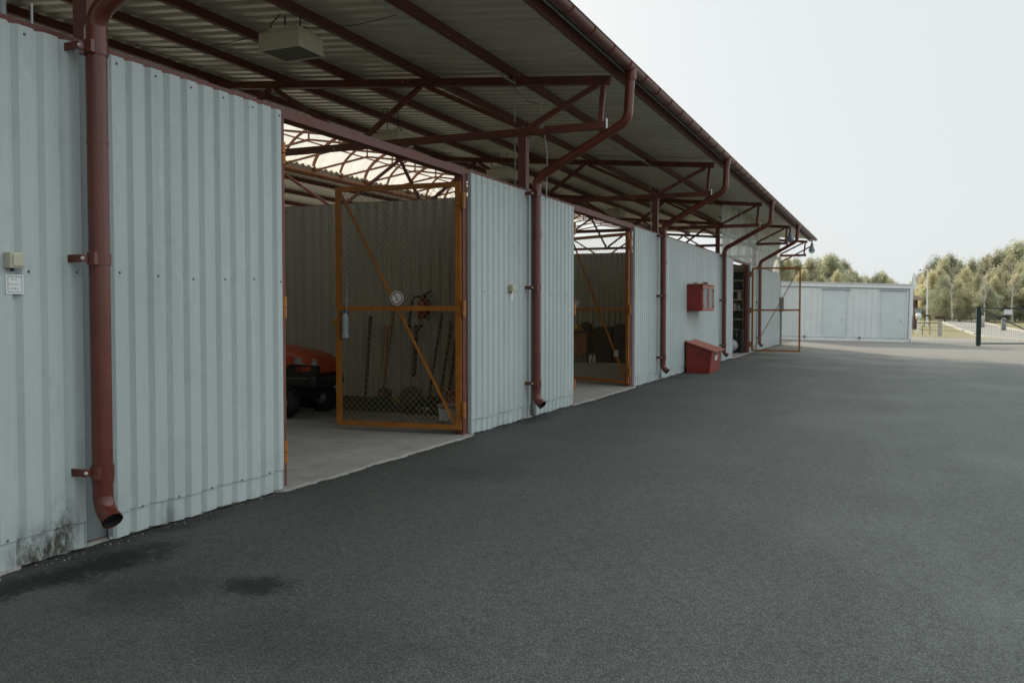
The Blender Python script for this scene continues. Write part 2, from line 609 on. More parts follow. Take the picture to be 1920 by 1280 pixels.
def kerb(line, w, name):
    mb = MB()
    for a, b in zip(line[:-1], line[1:]):
        a3, b3 = Vector((a[0], a[1], gz(a[0]) + .05)), Vector((b[0], b[1], gz(b[0]) + .05))
        mb.beam(a3, b3, w, .14)
    o = mb.build(name, M['kerb']); o['kind'] = 'structure'


kerb(rl, .18, 'kerb')
kerb(rr, .22, 'kerb')

# ------------------------------------------------------------------ the shed
Y0, Y1 = -4.0, 39.0
TR = [3.75 + 7.03 * k for k in range(-1, 6)]
TR[1] = 3.95    # truss lines
EAVE, TOPZ = -3.31, 4.27                      # top chord at the front eave
RID_N, RID_F = -10.45, -13.7
CX = (RID_N + RID_F) / 2
SL = .086


def zch(x):                                   # centre of the top chord
    return TOPZ + SL * (EAVE - x) if x > CX else zch(2 * CX - x)


slab_o = sheet([(WX - .05, Y0 - .3), (WX - .05, Y1), (2 * CX - WX, Y1), (2 * CX - WX, Y0 - .3)], M['concrete'], 'concrete_floor', .02)
EDGE_OPEN = []


def build_edge():
    mb = MB(); rnd = random.Random(3); y = Y0; prev = None; n_ = 0.0
    while y < Y1:
        opn = any(a_ - .05 < y < b_ + .05 for a_, b_ in EDGE_OPEN)
        n_ = n_ * .5 + rnd.uniform(-.014, .014)
        x = (WX + .03 if opn else WX + (.004 if y < 3.4 else -.05)) + n_
        p = (x, y, .021 if opn else .012)
        if prev:
            mb.face([(WX - .06, prev[1], .0215), prev, p, (WX - .06, y, .0215)])
            mb.face([prev, (prev[0] + .012, prev[1], -.02), (x + .012, y, -.02), p])
        prev = p; y += .055
    ed = mb.build('concrete_edge', M['concrete']); ed['kind'] = 'structure'


# broken crumbs of concrete and grit gathered along the wall foot
mb = MB(); rnd = random.Random(21)
for _ in range(900):
    y_ = 2.2 + rnd.random() ** 1.4 * 16; x_ = WX + .005 + abs(rnd.gauss(0, .055)); q_ = rnd.uniform(.003, .009)
    z_ = gz(x_) + q_ * .4
    p_ = [Vector((x_ + q_ * rnd.uniform(.6, 1.3) * math.cos(a_), y_ + q_ * rnd.uniform(.6, 1.3) * math.sin(a_), z_)) for a_ in (0, 1.6, 3.1, 4.7)]
    t_ = Vector((x_ + rnd.uniform(-.3, .3) * q_, y_, z_ + q_ * rnd.uniform(.5, 1)))
    for a_ in range(4):
        mb.face([p_[a_], p_[(a_ + 1) % 4], t_], rnd.choice((0, 1, 1)))
gr_ = mb.build('grit', [M['concrete'], M['asphalt']]); tag(gr_, 'grit and concrete crumbs gathered along the foot of the wall', 'grit', kind='stuff')

shed = thing('storage_shed', (CX, 18, 0), 'long open shed of grey corrugated sheet under a red steel roof frame', 'shed')

PER = .156


def corr_y(mb, x, y0, y1, z0, z1, sgn=1, depth=.026, ph=4.013, mi=0, per=PER, wob=0.0):
    """corrugated sheet in a plane x = const, running along y, crest at x, valleys behind"""
    prof = [(0, -1), (.027, 0), (.120, 0), (.142, -1)]
    pts = []
    k = math.floor((y0 - ph) / per) - 1
    while True:
        b = ph + k * per
        if b > y1 + per:
            break
        for (u, d) in prof:
            pts.append((b + u * per / .156, d * depth * sgn))
        k += 1
    # clip
    out = []
    for i in range(len(pts) - 1):
        (a, da), (b, db) = pts[i], pts[i + 1]
        if b <= y0 or a >= y1:
            continue
        if a < y0:
            da = da + (db - da) * (y0 - a) / (b - a); a = y0
        if b > y1:
            db = da + (db - da) * (y1 - a) / (b - a); b = y1
        if not out:
            out.append((a, da))
        out.append((b, db))
    for (a, da), (b, db) in zip(out[:-1], out[1:]):
        w0 = wob * math.sin(a * 9.1) if wob else 0
        w1 = wob * math.sin(b * 9.1) if wob else 0
        mb.face([(x + da, a, z0 + w0), (x + db, b, z0 + w1), (x + db, b, z1), (x + da, a, z1)][:: 1 if sgn > 0 else -1], mi)


def corr_x(mb, y, x0, x1, z0, z1, depth=.032, per=PER, mi=0):
    """corrugated sheet in a plane y = const, running along x"""
    n = int((x1 - x0) / per)
    pts = []
    for k in range(n + 1):
        b = x0 + k * per
        for u, d in ((0, 0), (.034, 1), (.090, 1), (.124, 0)):
            if b + u <= x1:
                pts.append((b + u, y + d * depth))
    for (a, da), (b, db) in zip(pts[:-1], pts[1:]):
        mb.face([(a, da, z0), (b, db, z0), (b, db, z1), (a, da, z1)], mi)


# front wall panels (two sheets: a skirt and the main sheet lapped over it), with their screws
WT = 2.94
def wy(px):
    return at_x(px, 590, WX).y


RC = [3.805] + [TR[k] + .02 for k in range(2, 6)]        # the sheets stop here and start again .20 further on
O1a, O1b, O2a, O2b, O3a, O3b = wy(530), wy(884), wy(1075.5), wy(1190), wy(1374), wy(1406)
segs = [(Y0, RC[0]), (RC[0] + .2, O1a), (O1b, RC[1]), (RC[1] + .2, O2a), (O2b, RC[2]), (RC[2] + .2, RC[3]), (RC[3] + .2, O3a), (O3b, RC[4]), (RC[4] + .2, Y1)]
EDGE_OPEN += [(O1a, O1b), (O2a, O2b), (O3a, O3b)]
build_edge()
for (a, b) in segs:
    mb = MB()
    corr_y(mb, WX, a, b, .165, WT, wob=.006)
    corr_y(mb, WX - .009, a, b, .014, .19, wob=.006)
    # inner skin seen from inside the bays
    corr_y(mb, WX - .045, a, b, .03, WT, mi=1)
    for e in (a, b):
        mb.span((WX - .046, e - .0015, .03), (WX - .001, e + .0015, WT), 0)
    k = math.ceil((a - 4.013) / PER)
    while 4.013 + k * PER + .066 < b:
        yy = 4.013 + k * PER + .066
        if yy < 26:
            if k % 2 == 0:
                for z in (1.625 + .01 * math.sin(yy * 5), 2.895):
                    mb.lathe([(.0, .008), (.004, .007), (.0055, .004), (.0055, .001), (.0085, .001), (.0085, 0)], (WX, yy, z), (1, 0, 0), 8, 2)
            elif k % 2:
                mb.lathe([(.0, .008), (.004, .007), (.0055, .004), (.0055, .001), (.0085, .001), (.0085, 0)], (WX, yy, .172), (1, 0, 0), 8, 2)
        k += 1
    mb.build('wall_panel', [M['wall'], M['wall_in'], M['screw']], shed)
# flat recessed strips at the stanchions
for (a, b) in zip(segs[:-1], segs[1:]):
    if b[0] - a[1] < .6:
        mb = MB()
        mb.span((WX - .075, a[1] - .04, .03), (WX - .06, b[0] + .04, WT))
        mb.build('recess_strip', M['recess'], shed)
# lintel along the wall top, jamb posts, stanchions
mb = MB(); mb.span((WX - .11, Y0, 2.905), (WX - .05, Y1, 2.985)); mb.build('lintel', M['red_lintel'], shed)
for yj in (O1a + .05, O1b - .06, O2a + .05, O2b - .06, O3a + .05, O3b - .06):
    mb = MB(); mb.span((WX - .15, yj - .05, .02), (WX - .05, yj + .05, 2.904))
    mb.build('jamb_post', M['red_steel'], shed)
for y in TR:
    mb = MB()
    mb.span((WX - .155, y - .055, .02), (WX - .065, y + .055, 2.904))
    mb.span((WX - .145, y - .055, 2.986), (WX - .035, y + .055, 3.665))
    mb.span((WX - .17, y - .075, 3.655), (WX - .01, y + .075, 3.668))
    mb.build('stanchion', M['red_lintel'], shed)
    mb = MB(); mb.span((2 * CX - WX - .06, y - .055, .02), (2 * CX - WX + .06, y + .055, 3.66))
    mb.build('stanchion', M['red_steel'], shed)

# roof trusses
BZ = 3.715
for y in TR:
    mb = MB()
    for s in (0, 1):
        def m(x):
            return x if s == 0 else 2 * CX - x
        mb.beam((m(EAVE + .05), y, zch(EAVE + .05)), (m(RID_N), y, zch(RID_N)), .09, .10)
        top = [-3.42, -5.9, -8.42, -10.35]; bot = [-4.40, -6.95, -9.75]
        w = .06
        mb.beam((m(-3.42), y, zch(-3.42) - .05), (m(-4.36), y, BZ + .05), w, w)
        mb.beam((m(-3.35), y, zch(-3.35) - .05), (m(-3.39), y, BZ + .045), w, w)
        mb.beam((m(-4.44), y, BZ + .05), (m(-5.85), y, zch(-5.85) - .05), w, w)
        mb.beam((m(-5.95), y, zch(-5.95) - .05), (m(-6.92), y, BZ + .05), w, w)
        mb.beam((m(-6.98), y, BZ + .05), (m(-8.38), y, zch(-8.38) - .05), w, w)
        mb.beam((m(-8.46), y, zch(-8.46) - .05), (m(-9.72), y, BZ + .05), w, w)
        mb.beam((m(-9.78), y, BZ + .05), (m(-10.35), y, zch(-10.35) - .05), w, w)
        mb.beam((m(-10.39), y, zch(-10.35) - .05), (CX, y, BZ + .05), w, w)
        mb.span(*(sorted((m(-3.322), m(-3.31)))[:1] + [y - .035], )[0:0] or ((min(m(-3.305), m(-3.318)), y - .036, BZ - .07), (max(m(-3.305), m(-3.318)), y + .036, BZ + .085)), 1)
    mb.beam((EAVE, y, BZ), (2 * CX - EAVE, y, BZ), .085, .09)
    mb.build('roof_truss', [M['red_truss'], M['galv']], shed)

# purlins and roof sheeting
PX = [-3.20, -4.57, -5.86, -7.10, -8.28, -9.5]
for px_ in PX + [2 * CX - p for p in PX]:
    mb = MB(); z = zch(px_) + .052
    mb.span((px_ - .032, Y0, z), (px_ + .032, Y1 + .45, z + .105))
    mb.build('purlin', M['red_truss'] if abs(px_ + 4.57) < .1 else M['red_steel'], shed)
for (xa, xb) in ((-3.02, RID_N - .06), (RID_F + .06, 2 * CX + 3.02)):
    mb = MB()
    za, zb = zch(xa) + .162, zch(xb) + .162
    y = Y0; pts = []
    while y < Y1 + .5:
        for u, d in ((0, 0), (.105, 0), (.130, .046), (.222, .046)):
            pts.append((y + u, d))
        y += .247
    for (a, da), (b, db) in zip(pts[:-1], pts[1:]):
        mb.face([(xa, a, za + da), (xa, b, za + db), (xb, b, zb + db), (xb, a, zb + da)])
    mb.build('roof_sheet', M['roof'], shed)

# barrel skylight along the ridge
SZ = zch(RID_N) + .10
HW = (RID_N - RID_F) / 2
RISE = .94


def arch(a, k=1.0):
    return (CX + HW * k * math.cos(a), SZ + RISE * k * math.sin(a))


mb = MB()
na = 16; ny = int((Y1 + .4 - Y0) / .3)
for j in range(ny):
    for i in range(na):
        a0, a1 = math.pi * i / na, math.pi * (i + 1) / na
        k0 = 1.035 + .012 * (j % 2); k1 = 1.035 + .012 * ((j + 1) % 2)
        y0, y1 = Y0 + j * .3, Y0 + (j + 1) * .3
        (xa, za), (xb, zb) = arch(a0, k0), arch(a1, k0); (xc, zc_), (xd, zd) = arch(a1, k1), arch(a0, k1)
        mb.face([(xa, y0, za), (xb, y0, zb), (xc, y1, zc_), (xd, y1, zd)])
mb.build('skylight_sheet', M['skylight'], shed)
yr = 2.0 - 1.21 * 5 + .21
j = 0
while yr < Y1 + .3:
    mb = MB()
    pts = [Vector((arch(math.pi * i / 20)[0], yr, arch(math.pi * i / 20)[1])) for i in range(21)]
    w = .07 if j % 2 else .05
    for p, q in zip(pts[:-1], pts[1:]):
        mb.beam(p, q, w, .05, up=(0, 1, 0))
    # raised tie with its hanger
    mb.beam((RID_F, yr, SZ), (CX, yr, SZ + .25), .045, .045)
    mb.beam((CX, yr, SZ + .25), (RID_N, yr, SZ), .045, .045)
    mb.beam((CX, yr, SZ + .25), (CX, yr, SZ + RISE - .02), .03, .03)
    mb.build('skylight_rib', M['orange_steel'], shed)
    yr += 1.21; j += 1
for ang in (40, 90, 140):
    x_, z_ = arch(R(ang), .985)
    mb = MB(); mb.beam((x_, Y0, z_), (x_, Y1 + .35, z_), .03, .03); mb.build('skylight_bar', M['orange_steel'], shed)
for xe in (RID_N, RID_F):
    mb = MB()
    rr_ = .05 if xe == RID_N else .085
    mb.tube([(xe, Y0, SZ - rr_), (xe, Y1 + .4, SZ - rr_)], rr_, 12)
    mb.build('valley_gutter', M['orange_steel'], shed)
# gable end: bracing rods and rails seen against the sky
mb = MB()
for (a, b) in (((-4.4, 3.70), (-7.6, 3.0)), ((-7.6, 3.70), (-4.6, 3.0)), ((-8.2, 3.70), (-11.4, 3.0)), ((-11.4, 3.7), (-8.2, 3.0))):
    mb.beam((a[0], Y1, a[1]), (b[0], Y1, b[1]), .045, .045)
for z in (3.06, 3.34):
    mb.beam((-4.4, Y1 - .03, z), (-12.4, Y1 - .03, z), .05, .06)
mb.build('gable_bracing', M['red_steel'], shed)

# partitions and rear wall inside
for (yp, xb, zt) in ((3.2, -12.5, 2.95), (11.0, -12.5, 2.95), (23.7, -12.5, 2.99), (31.05, -12.5, 2.95)):
    mb = MB()
    corr_x(mb, yp, xb, WX - .17, .02, zt)
    k = 0
    while xb + k * .312 < WX - .3:
        for z in (1.62, zt - .07):
            mb.lathe([(.0, .010), (.008, .008), (.012, .001), (.012, 0)], (xb + k * .312 + .06, yp + .03, z), (0, -1, 0), 7, 1)
        k += 1
    mb.build('partition_wall', [M['wall_in'], M['screw']], shed)
    mb = MB(); mb.span((xb, yp + .04, zt - .09), (WX - .17, yp + .09, zt + .012)); mb.build('partition_rail', M['orange_steel'], shed)
mb = MB(); corr_y(mb, -12.55, Y0, Y1, .02, 2.95); mb.build('rear_wall', M['wall_in'], shed)
mb = MB(); corr_x(mb, Y1 - .05, -12.5, WX - .1, .02, 2.94); mb.build('end_wall', M['wall'], shed)
# a plain trim on the far corner of the front wall
mb = MB(); mb.span((WX - .06, Y1 + .001, .03), (WX + .012, Y1 + .03, WT)); mb.build('corner_trim', M['recess'], shed)

# fibreglass panels above the last two bays
for (ya, yb) in ((25.0, 31.85), (31.9, 39.0)):
    mb = MB()
    corr_y(mb, WX - .02, ya, yb, 2.97, 3.62, per=.2, depth=.03)
    corr_y(mb, WX + .006, ya, yb, 3.55, 4.44, per=.2, depth=.03)
    mb.build('fibreglass_panel', M['fibre_wall'], shed)
    mb = MB()
    for z in (3.58, 4.0):
        mb.span((WX - .10, ya, z - .025), (WX - .055, yb, z + .025))
    mb.build('panel_rail', M['recess'], shed)

# gutter with its seams and hooks
mb = MB()
gx, gzz, gr = -2.985, 4.395, .075
prof = []
for i in range(11):
    a = math.pi + math.pi * i / 10
    prof.append((gx + gr * math.cos(a), gzz + gr * math.sin(a)))
for (a, b) in zip(prof[:-1], prof[1:]):
    mb.add([(a[0], Y0, a[1]), (b[0], Y0, b[1]), (b[0], Y1 + .42, b[1]), (a[0], Y1 + .42, a[1])], [(0, 1, 2, 3)], 0, True)
mb.tube([(gx + gr, Y0, gzz), (gx + gr, Y1 + .42, gzz)], .010, 8)
mb.face([(p[0], Y1 + .42, p[1]) for p in prof])
y = Y0 + .3
while y < Y1:
    arcp = [(gx + (gr + .004) * math.cos(math.pi + math.pi * i / 8), y, gzz + (gr + .004) * math.sin(math.pi + math.pi * i / 8)) for i in range(9)]
    for p, q in zip(arcp[:-1], arcp[1:]):
        mb.beam(p, q, .016, .004, 1, up=(0, 1, 0))
    y += .71
mb.build('gutter', [M['gutter'], M['red_steel']], shed)
mb = MB(); mb.span((-3.075, Y0, 4.335), (-3.062, Y1 + .42, 4.45)); mb.build('fascia', M['galv'], shed)

# downpipes
def ELBOW(x, y, rr=.14, a1=52):
    out = []
    for k in range(1, 10):
        a = R(a1) * k / 9
        out.append(Vector((x + rr * (1 - math.cos(a)), y - .25 * rr * (1 - math.cos(a)), .335 - rr * math.sin(a))))
    d = Vector((math.sin(R(a1)), -.25 * math.sin(R(a1)), -math.cos(R(a1))))
    out.append(out[-1] + d * .055)
    return out


r = .058
for i, y in enumerate(TR[1:6]):
    yy = y + (-.125 if i == 0 else -.06 if i == 1 else -.14 if i == 2 else -.10 if i == 3 else .0)
    px_ = WX + .115
    p = [(-2.985, yy, 4.33), (-3.02, yy, 3.74), (px_, yy, 3.10), (px_, yy, .325), (px_ + .105, yy - .05, .19)]
    if i == 4:
        p = [(-2.985, yy, 4.33), (-3.02, yy, 3.78), (px_, yy, 3.10), (px_, yy, .325), (px_ + .105, yy - .05, .19)]
    path = fillet(p[:3] + [Vector((px_, yy, .335))], .19, 8) + ELBOW(px_, yy)
    mb = MB()
    mb.tube(path, r, 22, cap=False)
    mb.tube([path[0] + Vector((.0, 0, .03)), path[0] - Vector((0, 0, .10))], r + .012, 18)        # outlet cone
    mb.tube([path[-1], path[-2].lerp(path[-1], .2)], r - .006, 22, 1, cap=False)                    # black lining and disc stand in for the shade inside
    mb.disc(path[-2].lerp(path[-1], .35), r - .003, path[-1] - path[-2], 22, 1)
    dn = (path[-1] - path[-2]).normalized()
    mb.tube([path[-1] - dn * .012, path[-1] + dn * .002], r + .004, 22, cap=False)
    mb.tube([(px_, yy, .45), (px_, yy, .40)], r + .004, 22)                                         # socket joints
    mb.tube([(px_, yy, 3.02), (px_, yy, 2.86)], r + .004, 22)
    mb.tube([(px_, yy, 2.36), (px_, yy, 2.372)], r + .003, 22)
    dp = mb.build('downpipe', [M['red_pipe'], M['black']], shed)
    for z in (2.90, 1.70, .47):
        c = MB()
        c.tube([(px_, yy, z - .035), (px_, yy, z + .035)], r + .007, 22)
        c.span((px_ - .01, yy - r - .022, z - .035), (px_ + .05, yy - r + .004, z + .035))
        c.span((WX - .01, yy - r - .052, z - .022), (px_ - .02, yy - r - .040, z + .022))
        c.beam((px_ - .03, yy - r - .046, z), (px_ - .01, yy - r, z), .03, .036)
        c.lathe([(.0, .016), (.009, .012), (.011, 0)], (px_ - .018, yy - r - .046, z), (1, 0, 0), 8, 1)
        c.build('pipe_clip', [M['red_pipe'], M['white_plastic']], dp)
    if i >= 1:
        s = MB(); zz = 2.38
        s.span((px_ + .02, yy + r - .012, zz - .06), (px_ + .062, yy + r + .006, zz + .06))
        for k in (-.03, 0, .03):
            s.span((px_ + .0625, yy + r - .010, zz + k - .006), (px_ + .0635, yy + r + .002, zz + k + .006), 1)
        s.build('pipe_label', [M['sign_white'], M['ink']], dp)


# gates of orange tube with chain-link, each a part of the shed
def make_gate(hx, hy, ang, flip=1, th=.0034, W=1.53, H0=.075, H1=2.83):
    """leaf hinged at (hx, hy); ang is the direction of the leaf in the plan"""
    d = Vector((math.cos(ang), math.sin(ang), 0)); nrm = Vector((-d.y, d.x, 0))

    def P(u, z, n=0.0):
        return Vector((hx, hy, 0)) + d * u + nrm * n + Vector((0, 0, z))
    mb = MB(); t = .05
    mb.beam(P(.03, H0), P(.03, H1), .065, .05, up=nrm)
    mb.beam(P(W, H0), P(W, H1), .055, .05, up=nrm)
    for z in (H0 + .027, 1.43, H1 - .027):
        mb.beam(P(.063, z), P(W - .028, z), .048, .055)
    g = mb.build('gate', M['orange'], shed)
    b = MB()
    b.beam(P(W - .04, H1 - .07, .012), P(.08, H0 + .07, .012), .022, .028, up=nrm)
    b.build('brace', M['orange'], g)
    w = MB(); sp = .0525
    u0, u1, z0, z1 = .06, W - .025, H0 + .05, H1 - .05
    k = -(z1 - z0)
    while k < (u1 - u0):
        for sg in (1, -1):
            a0, a1 = max(0, k), min(u1 - u0, k + (z1 - z0))
            if a1 > a0:
                za, zb = a0 - k, a1 - k
                if sg == 1:
                    p, q = P(u0 + a0, z0 + za, .002), P(u0 + a1, z0 + zb, .002)
                else:
                    p, q = P(u0 + a0, z1 - za, -.002), P(u0 + a1, z1 - zb, -.002)
                w.beam(p, q, th, th, up=nrm)
        k += sp * math.sqrt(2)
    w.build('chain_link', M['wire'], g)
    for z in (.30, 1.43, 2.62):
        h = MB()
        for (za, zb) in ((z - .085, z - .004), (z + .004, z + .085)):
            h.tube([P(-.035, za, .02 * flip), P(-.035, zb, .02 * flip)], .024, 12)
        h.beam(P(-.03, z - .045, .02 * flip), P(.04, z - .045, .02 * flip), .012, .06, up=nrm)
        h.build('hinge', M['orange'], g)
    return g, P


G1, P1 = make_gate(WX - .07, O1b - .115, math.atan2(-.13, -1.5), 1)
G2, P2 = make_gate(WX - .07, O2b - .115, math.atan2(.70, -1.36), 1, .0026)
G3, P3 = make_gate(WX + .06, O3b - .06, math.atan2(-.02, 1.5), 1, .0042)
GL, PL = make_gate(WX - .055, O1a + .020, math.atan2(.02, -1.5), -1)
GL2, PL2 = make_gate(WX - .045, O2a + .035, math.atan2(.02, -1.5), -1)
# a small white tag wired to the second gate
t_ = MB(); c = P2(.30, .62, .03)
t_.box(c, (.10, .012, .12), 0, Matrix.Rotation(math.atan2(.70, -1.36), 3, 'Z'))
t_.build('tag_plate', M['plank_white'], G2)

# ------------------------------------------------------------------ fixtures on the shed
def flood(loc, label, big=True):
    x, y, z = loc
    o = thing('flood_light', (x, y, z), label, 'flood light', 'flood lights under the shed roof')
    b = MB(); k = 1.30
    b.span((x - .20 * k, y - .17 * k, z), (x + .20 * k, y + .17 * k, z + .115 * k))
    b.span((x - .20 * k, y - .17 * k, z + .115 * k + .001), (x + .20 * k, y + .17 * k, z + .125 * k))
    b.span((x - .14 * k, y - .12 * k, z + .126 * k), (x + .15 * k, y + .13 * k, z + .17 * k))
    b.build('housing', M['white_metal'], o, bevel=.006)
    f = MB()
    a0, a1, b0, b1 = x - .212 * k, x + .212 * k, y - .182 * k, y + .182 * k
    f.span((a0, b0, z - .032), (a0 + .02, b1, z - .002)); f.span((a1 - .02, b0, z - .032), (a1, b1, z - .002))
    f.span((a0 + .02, b0, z - .032), (a1 - .02, b0 + .02, z - .002)); f.span((a0 + .02, b1 - .02, z - .032), (a1 - .02, b1, z - .002))
    f.build('rim', M['white_metal'], o)
    g = MB(); g.span((a0 + .021, b0 + .021, z - .02), (a1 - .021, b1 - .021, z - .014)); g.build('lens', M['lamp_window'], o)
    h = MB()
    zt = zch(x) + .10
    for xx in (x - .08, x + .12):
        h.beam((xx, y, z + .16), (xx, y, zt), .006, .02)
    h.span((x - .17, y - .02, z + .17 * k + .001), (x + .19, y + .02, z + .17 * k + .02))
    h.tube(fillet([(x - .15, y - .10, z + .2), (x - .19, y - .12, z + .27), (x - .10, y - .05, zt)], .05), .006, 6)
    h.build('hanger', M['dark_plastic'], o)


for loc, lb in (((-6.03, 8.05, 4.21), 'cream box flood light hanging nearest, over the first grey wall'),
                ((-7.6, 12.8, 4.13), 'cream box flood light above the beam over the first gate'),
                ((-7.6, 17.3, 4.2), 'flood light third in its row, left of the upright post beyond the first gate'),
                ((-7.6, 25.6, 4.2), 'flood light furthest in its row, above the second gate'),
                ((-16.9, 16.0, 4.2), 'cream flood light under the rear roof slope beyond the first opening')):
    flood(loc, lb)
# supply wires strung to the near lamp
def wire(name, pts, r, m, label, cat='cable', group=None, sag=0.0):
    mb = MB(); P_ = []
    for a, b in zip(pts[:-1], pts[1:]):
        a, b = Vector(a), Vector(b)
        for k in range(8):
            t = k / 8
            P_.append(a.lerp(b, t) - Vector((0, 0, sag * 4 * t * (1 - t))))
    P_.append(Vector(pts[-1]))
    mb.tube(P_, r, 6)
    return tag(mb.build(name, m), label, cat, group)


wire('supply_wire', [(-8.2, 8.0, 4.52), (-6.15, 8.0, 4.45)], .004, M['black_cable'], 'thin black wire running from the roof to the near cream flood light', sag=.10)
wire('supply_wire', [(-5.9, 8.05, 4.45), (-4.62, 7.9, 4.38)], .004, M['black_cable'], 'thin black wire between the near flood light and the flaking purlin', sag=.05)
wire('cable_run', [(-4.52, Y0, 4.335), (-4.52, 11.0, 4.335), (-4.52, 18.0, 4.335), (-4.52, 25.2, 4.335)], .011, M['cable'],
     'pale cable clipped along the flaking red purlin', sag=.015)
a = at_y(962, 168, 10.9); b = at_y(966, 352, 10.9)
wire('hanging_cable', [a, (a.x + .02, 10.9, a.z - .3), b, (b.x, b.y, b.z - .15)], .009, M['cable'], 'pale straight cable hanging down left of the upright post past the first gate')
pts = [at_y(950, 150, 10.85), at_y(990, 190, 10.85), at_y(1012, 196, 10.85), at_y(1019, 240, 10.85), at_y(1026, 290, 10.85), at_y(1024, 375, 10.85)]
wire('hanging_cable', pts, .009, M['cable'], 'looped pale cable dropping behind the second downpipe')
pts = [at_y(1218, 306, 18.05), at_y(1219, 360, 18.05), at_y(1221, 433, 18.05)]
wire('hanging_cable', pts, .010, M['cable'], 'pale cable hanging in front of the third upright post')
q = at_x(3, 0, WX - .12)
mb = MB(); mb.tube([(q.x, q.y, 2.966), (q.x, q.y, 4.35)], .022, 10)
for z in (3.12, 3.26):
    mb.tube([(q.x, q.y, z - .012), (q.x, q.y, z + .012)], .028, 10)
tag(mb.build('conduit', M['blue_grey']), 'pale blue upright conduit above the wall at the near corner', 'conduit')
q = at_x(60, 48, WX - .12)
mb = MB(); mb.tube([(q.x, q.y, 2.966), (q.x, q.y, 3.12)], .007, 6)
mb.build('bolt_rod', M['galv'], shed)


def switch(px, py, w, h, label):
    c = at_x(px, py, WX + .03)
    o = thing('light_switch', (WX, c.y, c.z), label, 'light switch')
    b = MB(); b.span((WX + .001, c.y - w / 2, c.z - h / 2), (WX + .05, c.y + w / 2, c.z + h / 2)); b.build('housing', M['ivory_plastic'], o, bevel=.005)
    b = MB(); b.span((WX + .0515, c.y - w * .34, c.z - h * .36), (WX + .057, c.y + w * .40, c.z + h * .36)); b.build('rocker', M['ivory_plastic'], o, bevel=.002)
    b = MB(); b.tube([(WX + .025, c.y - w * .15, c.z - h / 2), (WX + .025, c.y - w * .15, c.z - h / 2 - .018)], .010, 8); b.build('gland', M['dark_plastic'], o)


def text_mesh(name, body, size, mat, loc, rot, parent):
    cu = bpy.data.curves.new(name, 'FONT'); cu.body = body; cu.size = size
    cu.align_x = 'CENTER'; cu.align_y = 'CENTER'; cu.resolution_u = 2
    tmp = bpy.data.objects.new(name, cu); col.objects.link(tmp)
    dg = bpy.context.evaluated_depsgraph_get()
    me = bpy.data.meshes.new_from_object(tmp.evaluated_get(dg))
    bpy.data.objects.remove(tmp); bpy.data.curves.remove(cu)
    me.materials.clear(); me.materials.append(mat)
    me.transform(Matrix.Translation(loc) @ rot.to_4x4())
    o = bpy.data.objects.new(name, me); col.objects.link(o); o.parent = parent
    if parent.type == 'EMPTY':
        o.matrix_parent_inverse = parent.matrix_basis.inverted()
    return o


WALLROT = Matrix(((0, 0, 1), (1, 0, 0), (0, 1, 0)))     # text reading along +y, facing +x


def notice(px, py, w, h, label, lines):
    c = at_x(px, py, WX + .005)
    o = thing('notice', (WX, c.y, c.z), label, 'sign')
    b = MB(); b.span((WX + .001, c.y - w / 2, c.z - h / 2), (WX + .005, c.y + w / 2, c.z + h / 2)); b.build('plate', M['sign_white'], o)
    f = MB(); t = .0025; m_ = .010; x0, x1 = WX + .0052, WX + .0058
    f.span((x0, c.y - w / 2 + m_, c.z + h / 2 - m_ - t), (x1, c.y + w / 2 - m_, c.z + h / 2 - m_))
    f.span((x0, c.y - w / 2 + m_, c.z - h / 2 + m_), (x1, c.y + w / 2 - m_, c.z - h / 2 + m_ + t))
    f.span((x0, c.y - w / 2 + m_, c.z - h / 2 + m_ + t), (x1, c.y - w / 2 + m_ + t, c.z + h / 2 - m_ - t))
    f.span((x0, c.y + w / 2 - m_ - t, c.z - h / 2 + m_ + t), (x1, c.y + w / 2 - m_, c.z + h / 2 - m_ - t))
    f.build('border', M['ink'], o)
    # faded lettering too worn to read: rows of short strokes
    for (dz, n, hh, ww) in lines:
        s = MB(); rnd = random.Random(n + int(px))
        yy = c.y - ww / 2
        while yy < c.y + ww / 2 - .006:
            lw = rnd.choice((.004, .006, .005))
            s.span((x0, yy, c.z + dz - hh / 2), (x1, yy + .0018, c.z + dz + hh / 2))
            if rnd.random() < .7:
                s.span((x0, yy + .0019, c.z + dz + rnd.choice((-hh / 2, 0, hh / 2 - .0016))), (x1, yy + lw, c.z + dz + rnd.choice((-hh / 2, 0, hh / 2 - .0016)) + .0016) if False else (x1, yy + lw, c.z + dz + hh / 2)) if rnd.random() < .3 else None
            yy += lw + .0025
        s.build('lettering', M['pale_ink'], o)


switch(28, 488, .085, .085, 'square ivory light switch on the nearest grey wall panel')
notice(28, 533, .105, .105, 'small white notice with faded lettering below the nearest light switch', [(.026, 5, .010, .045), (0, 7, .012, .066), (-.024, 4, .012, .062)])
switch(960.5, 540, .085, .085, 'small ivory light switch on the wall left of the second downpipe')
notice(960, 555, .095, .115, 'small pale notice below the light switch left of the second downpipe', [(.02, 6, .010, .05), (-.01, 8, .010, .05)])


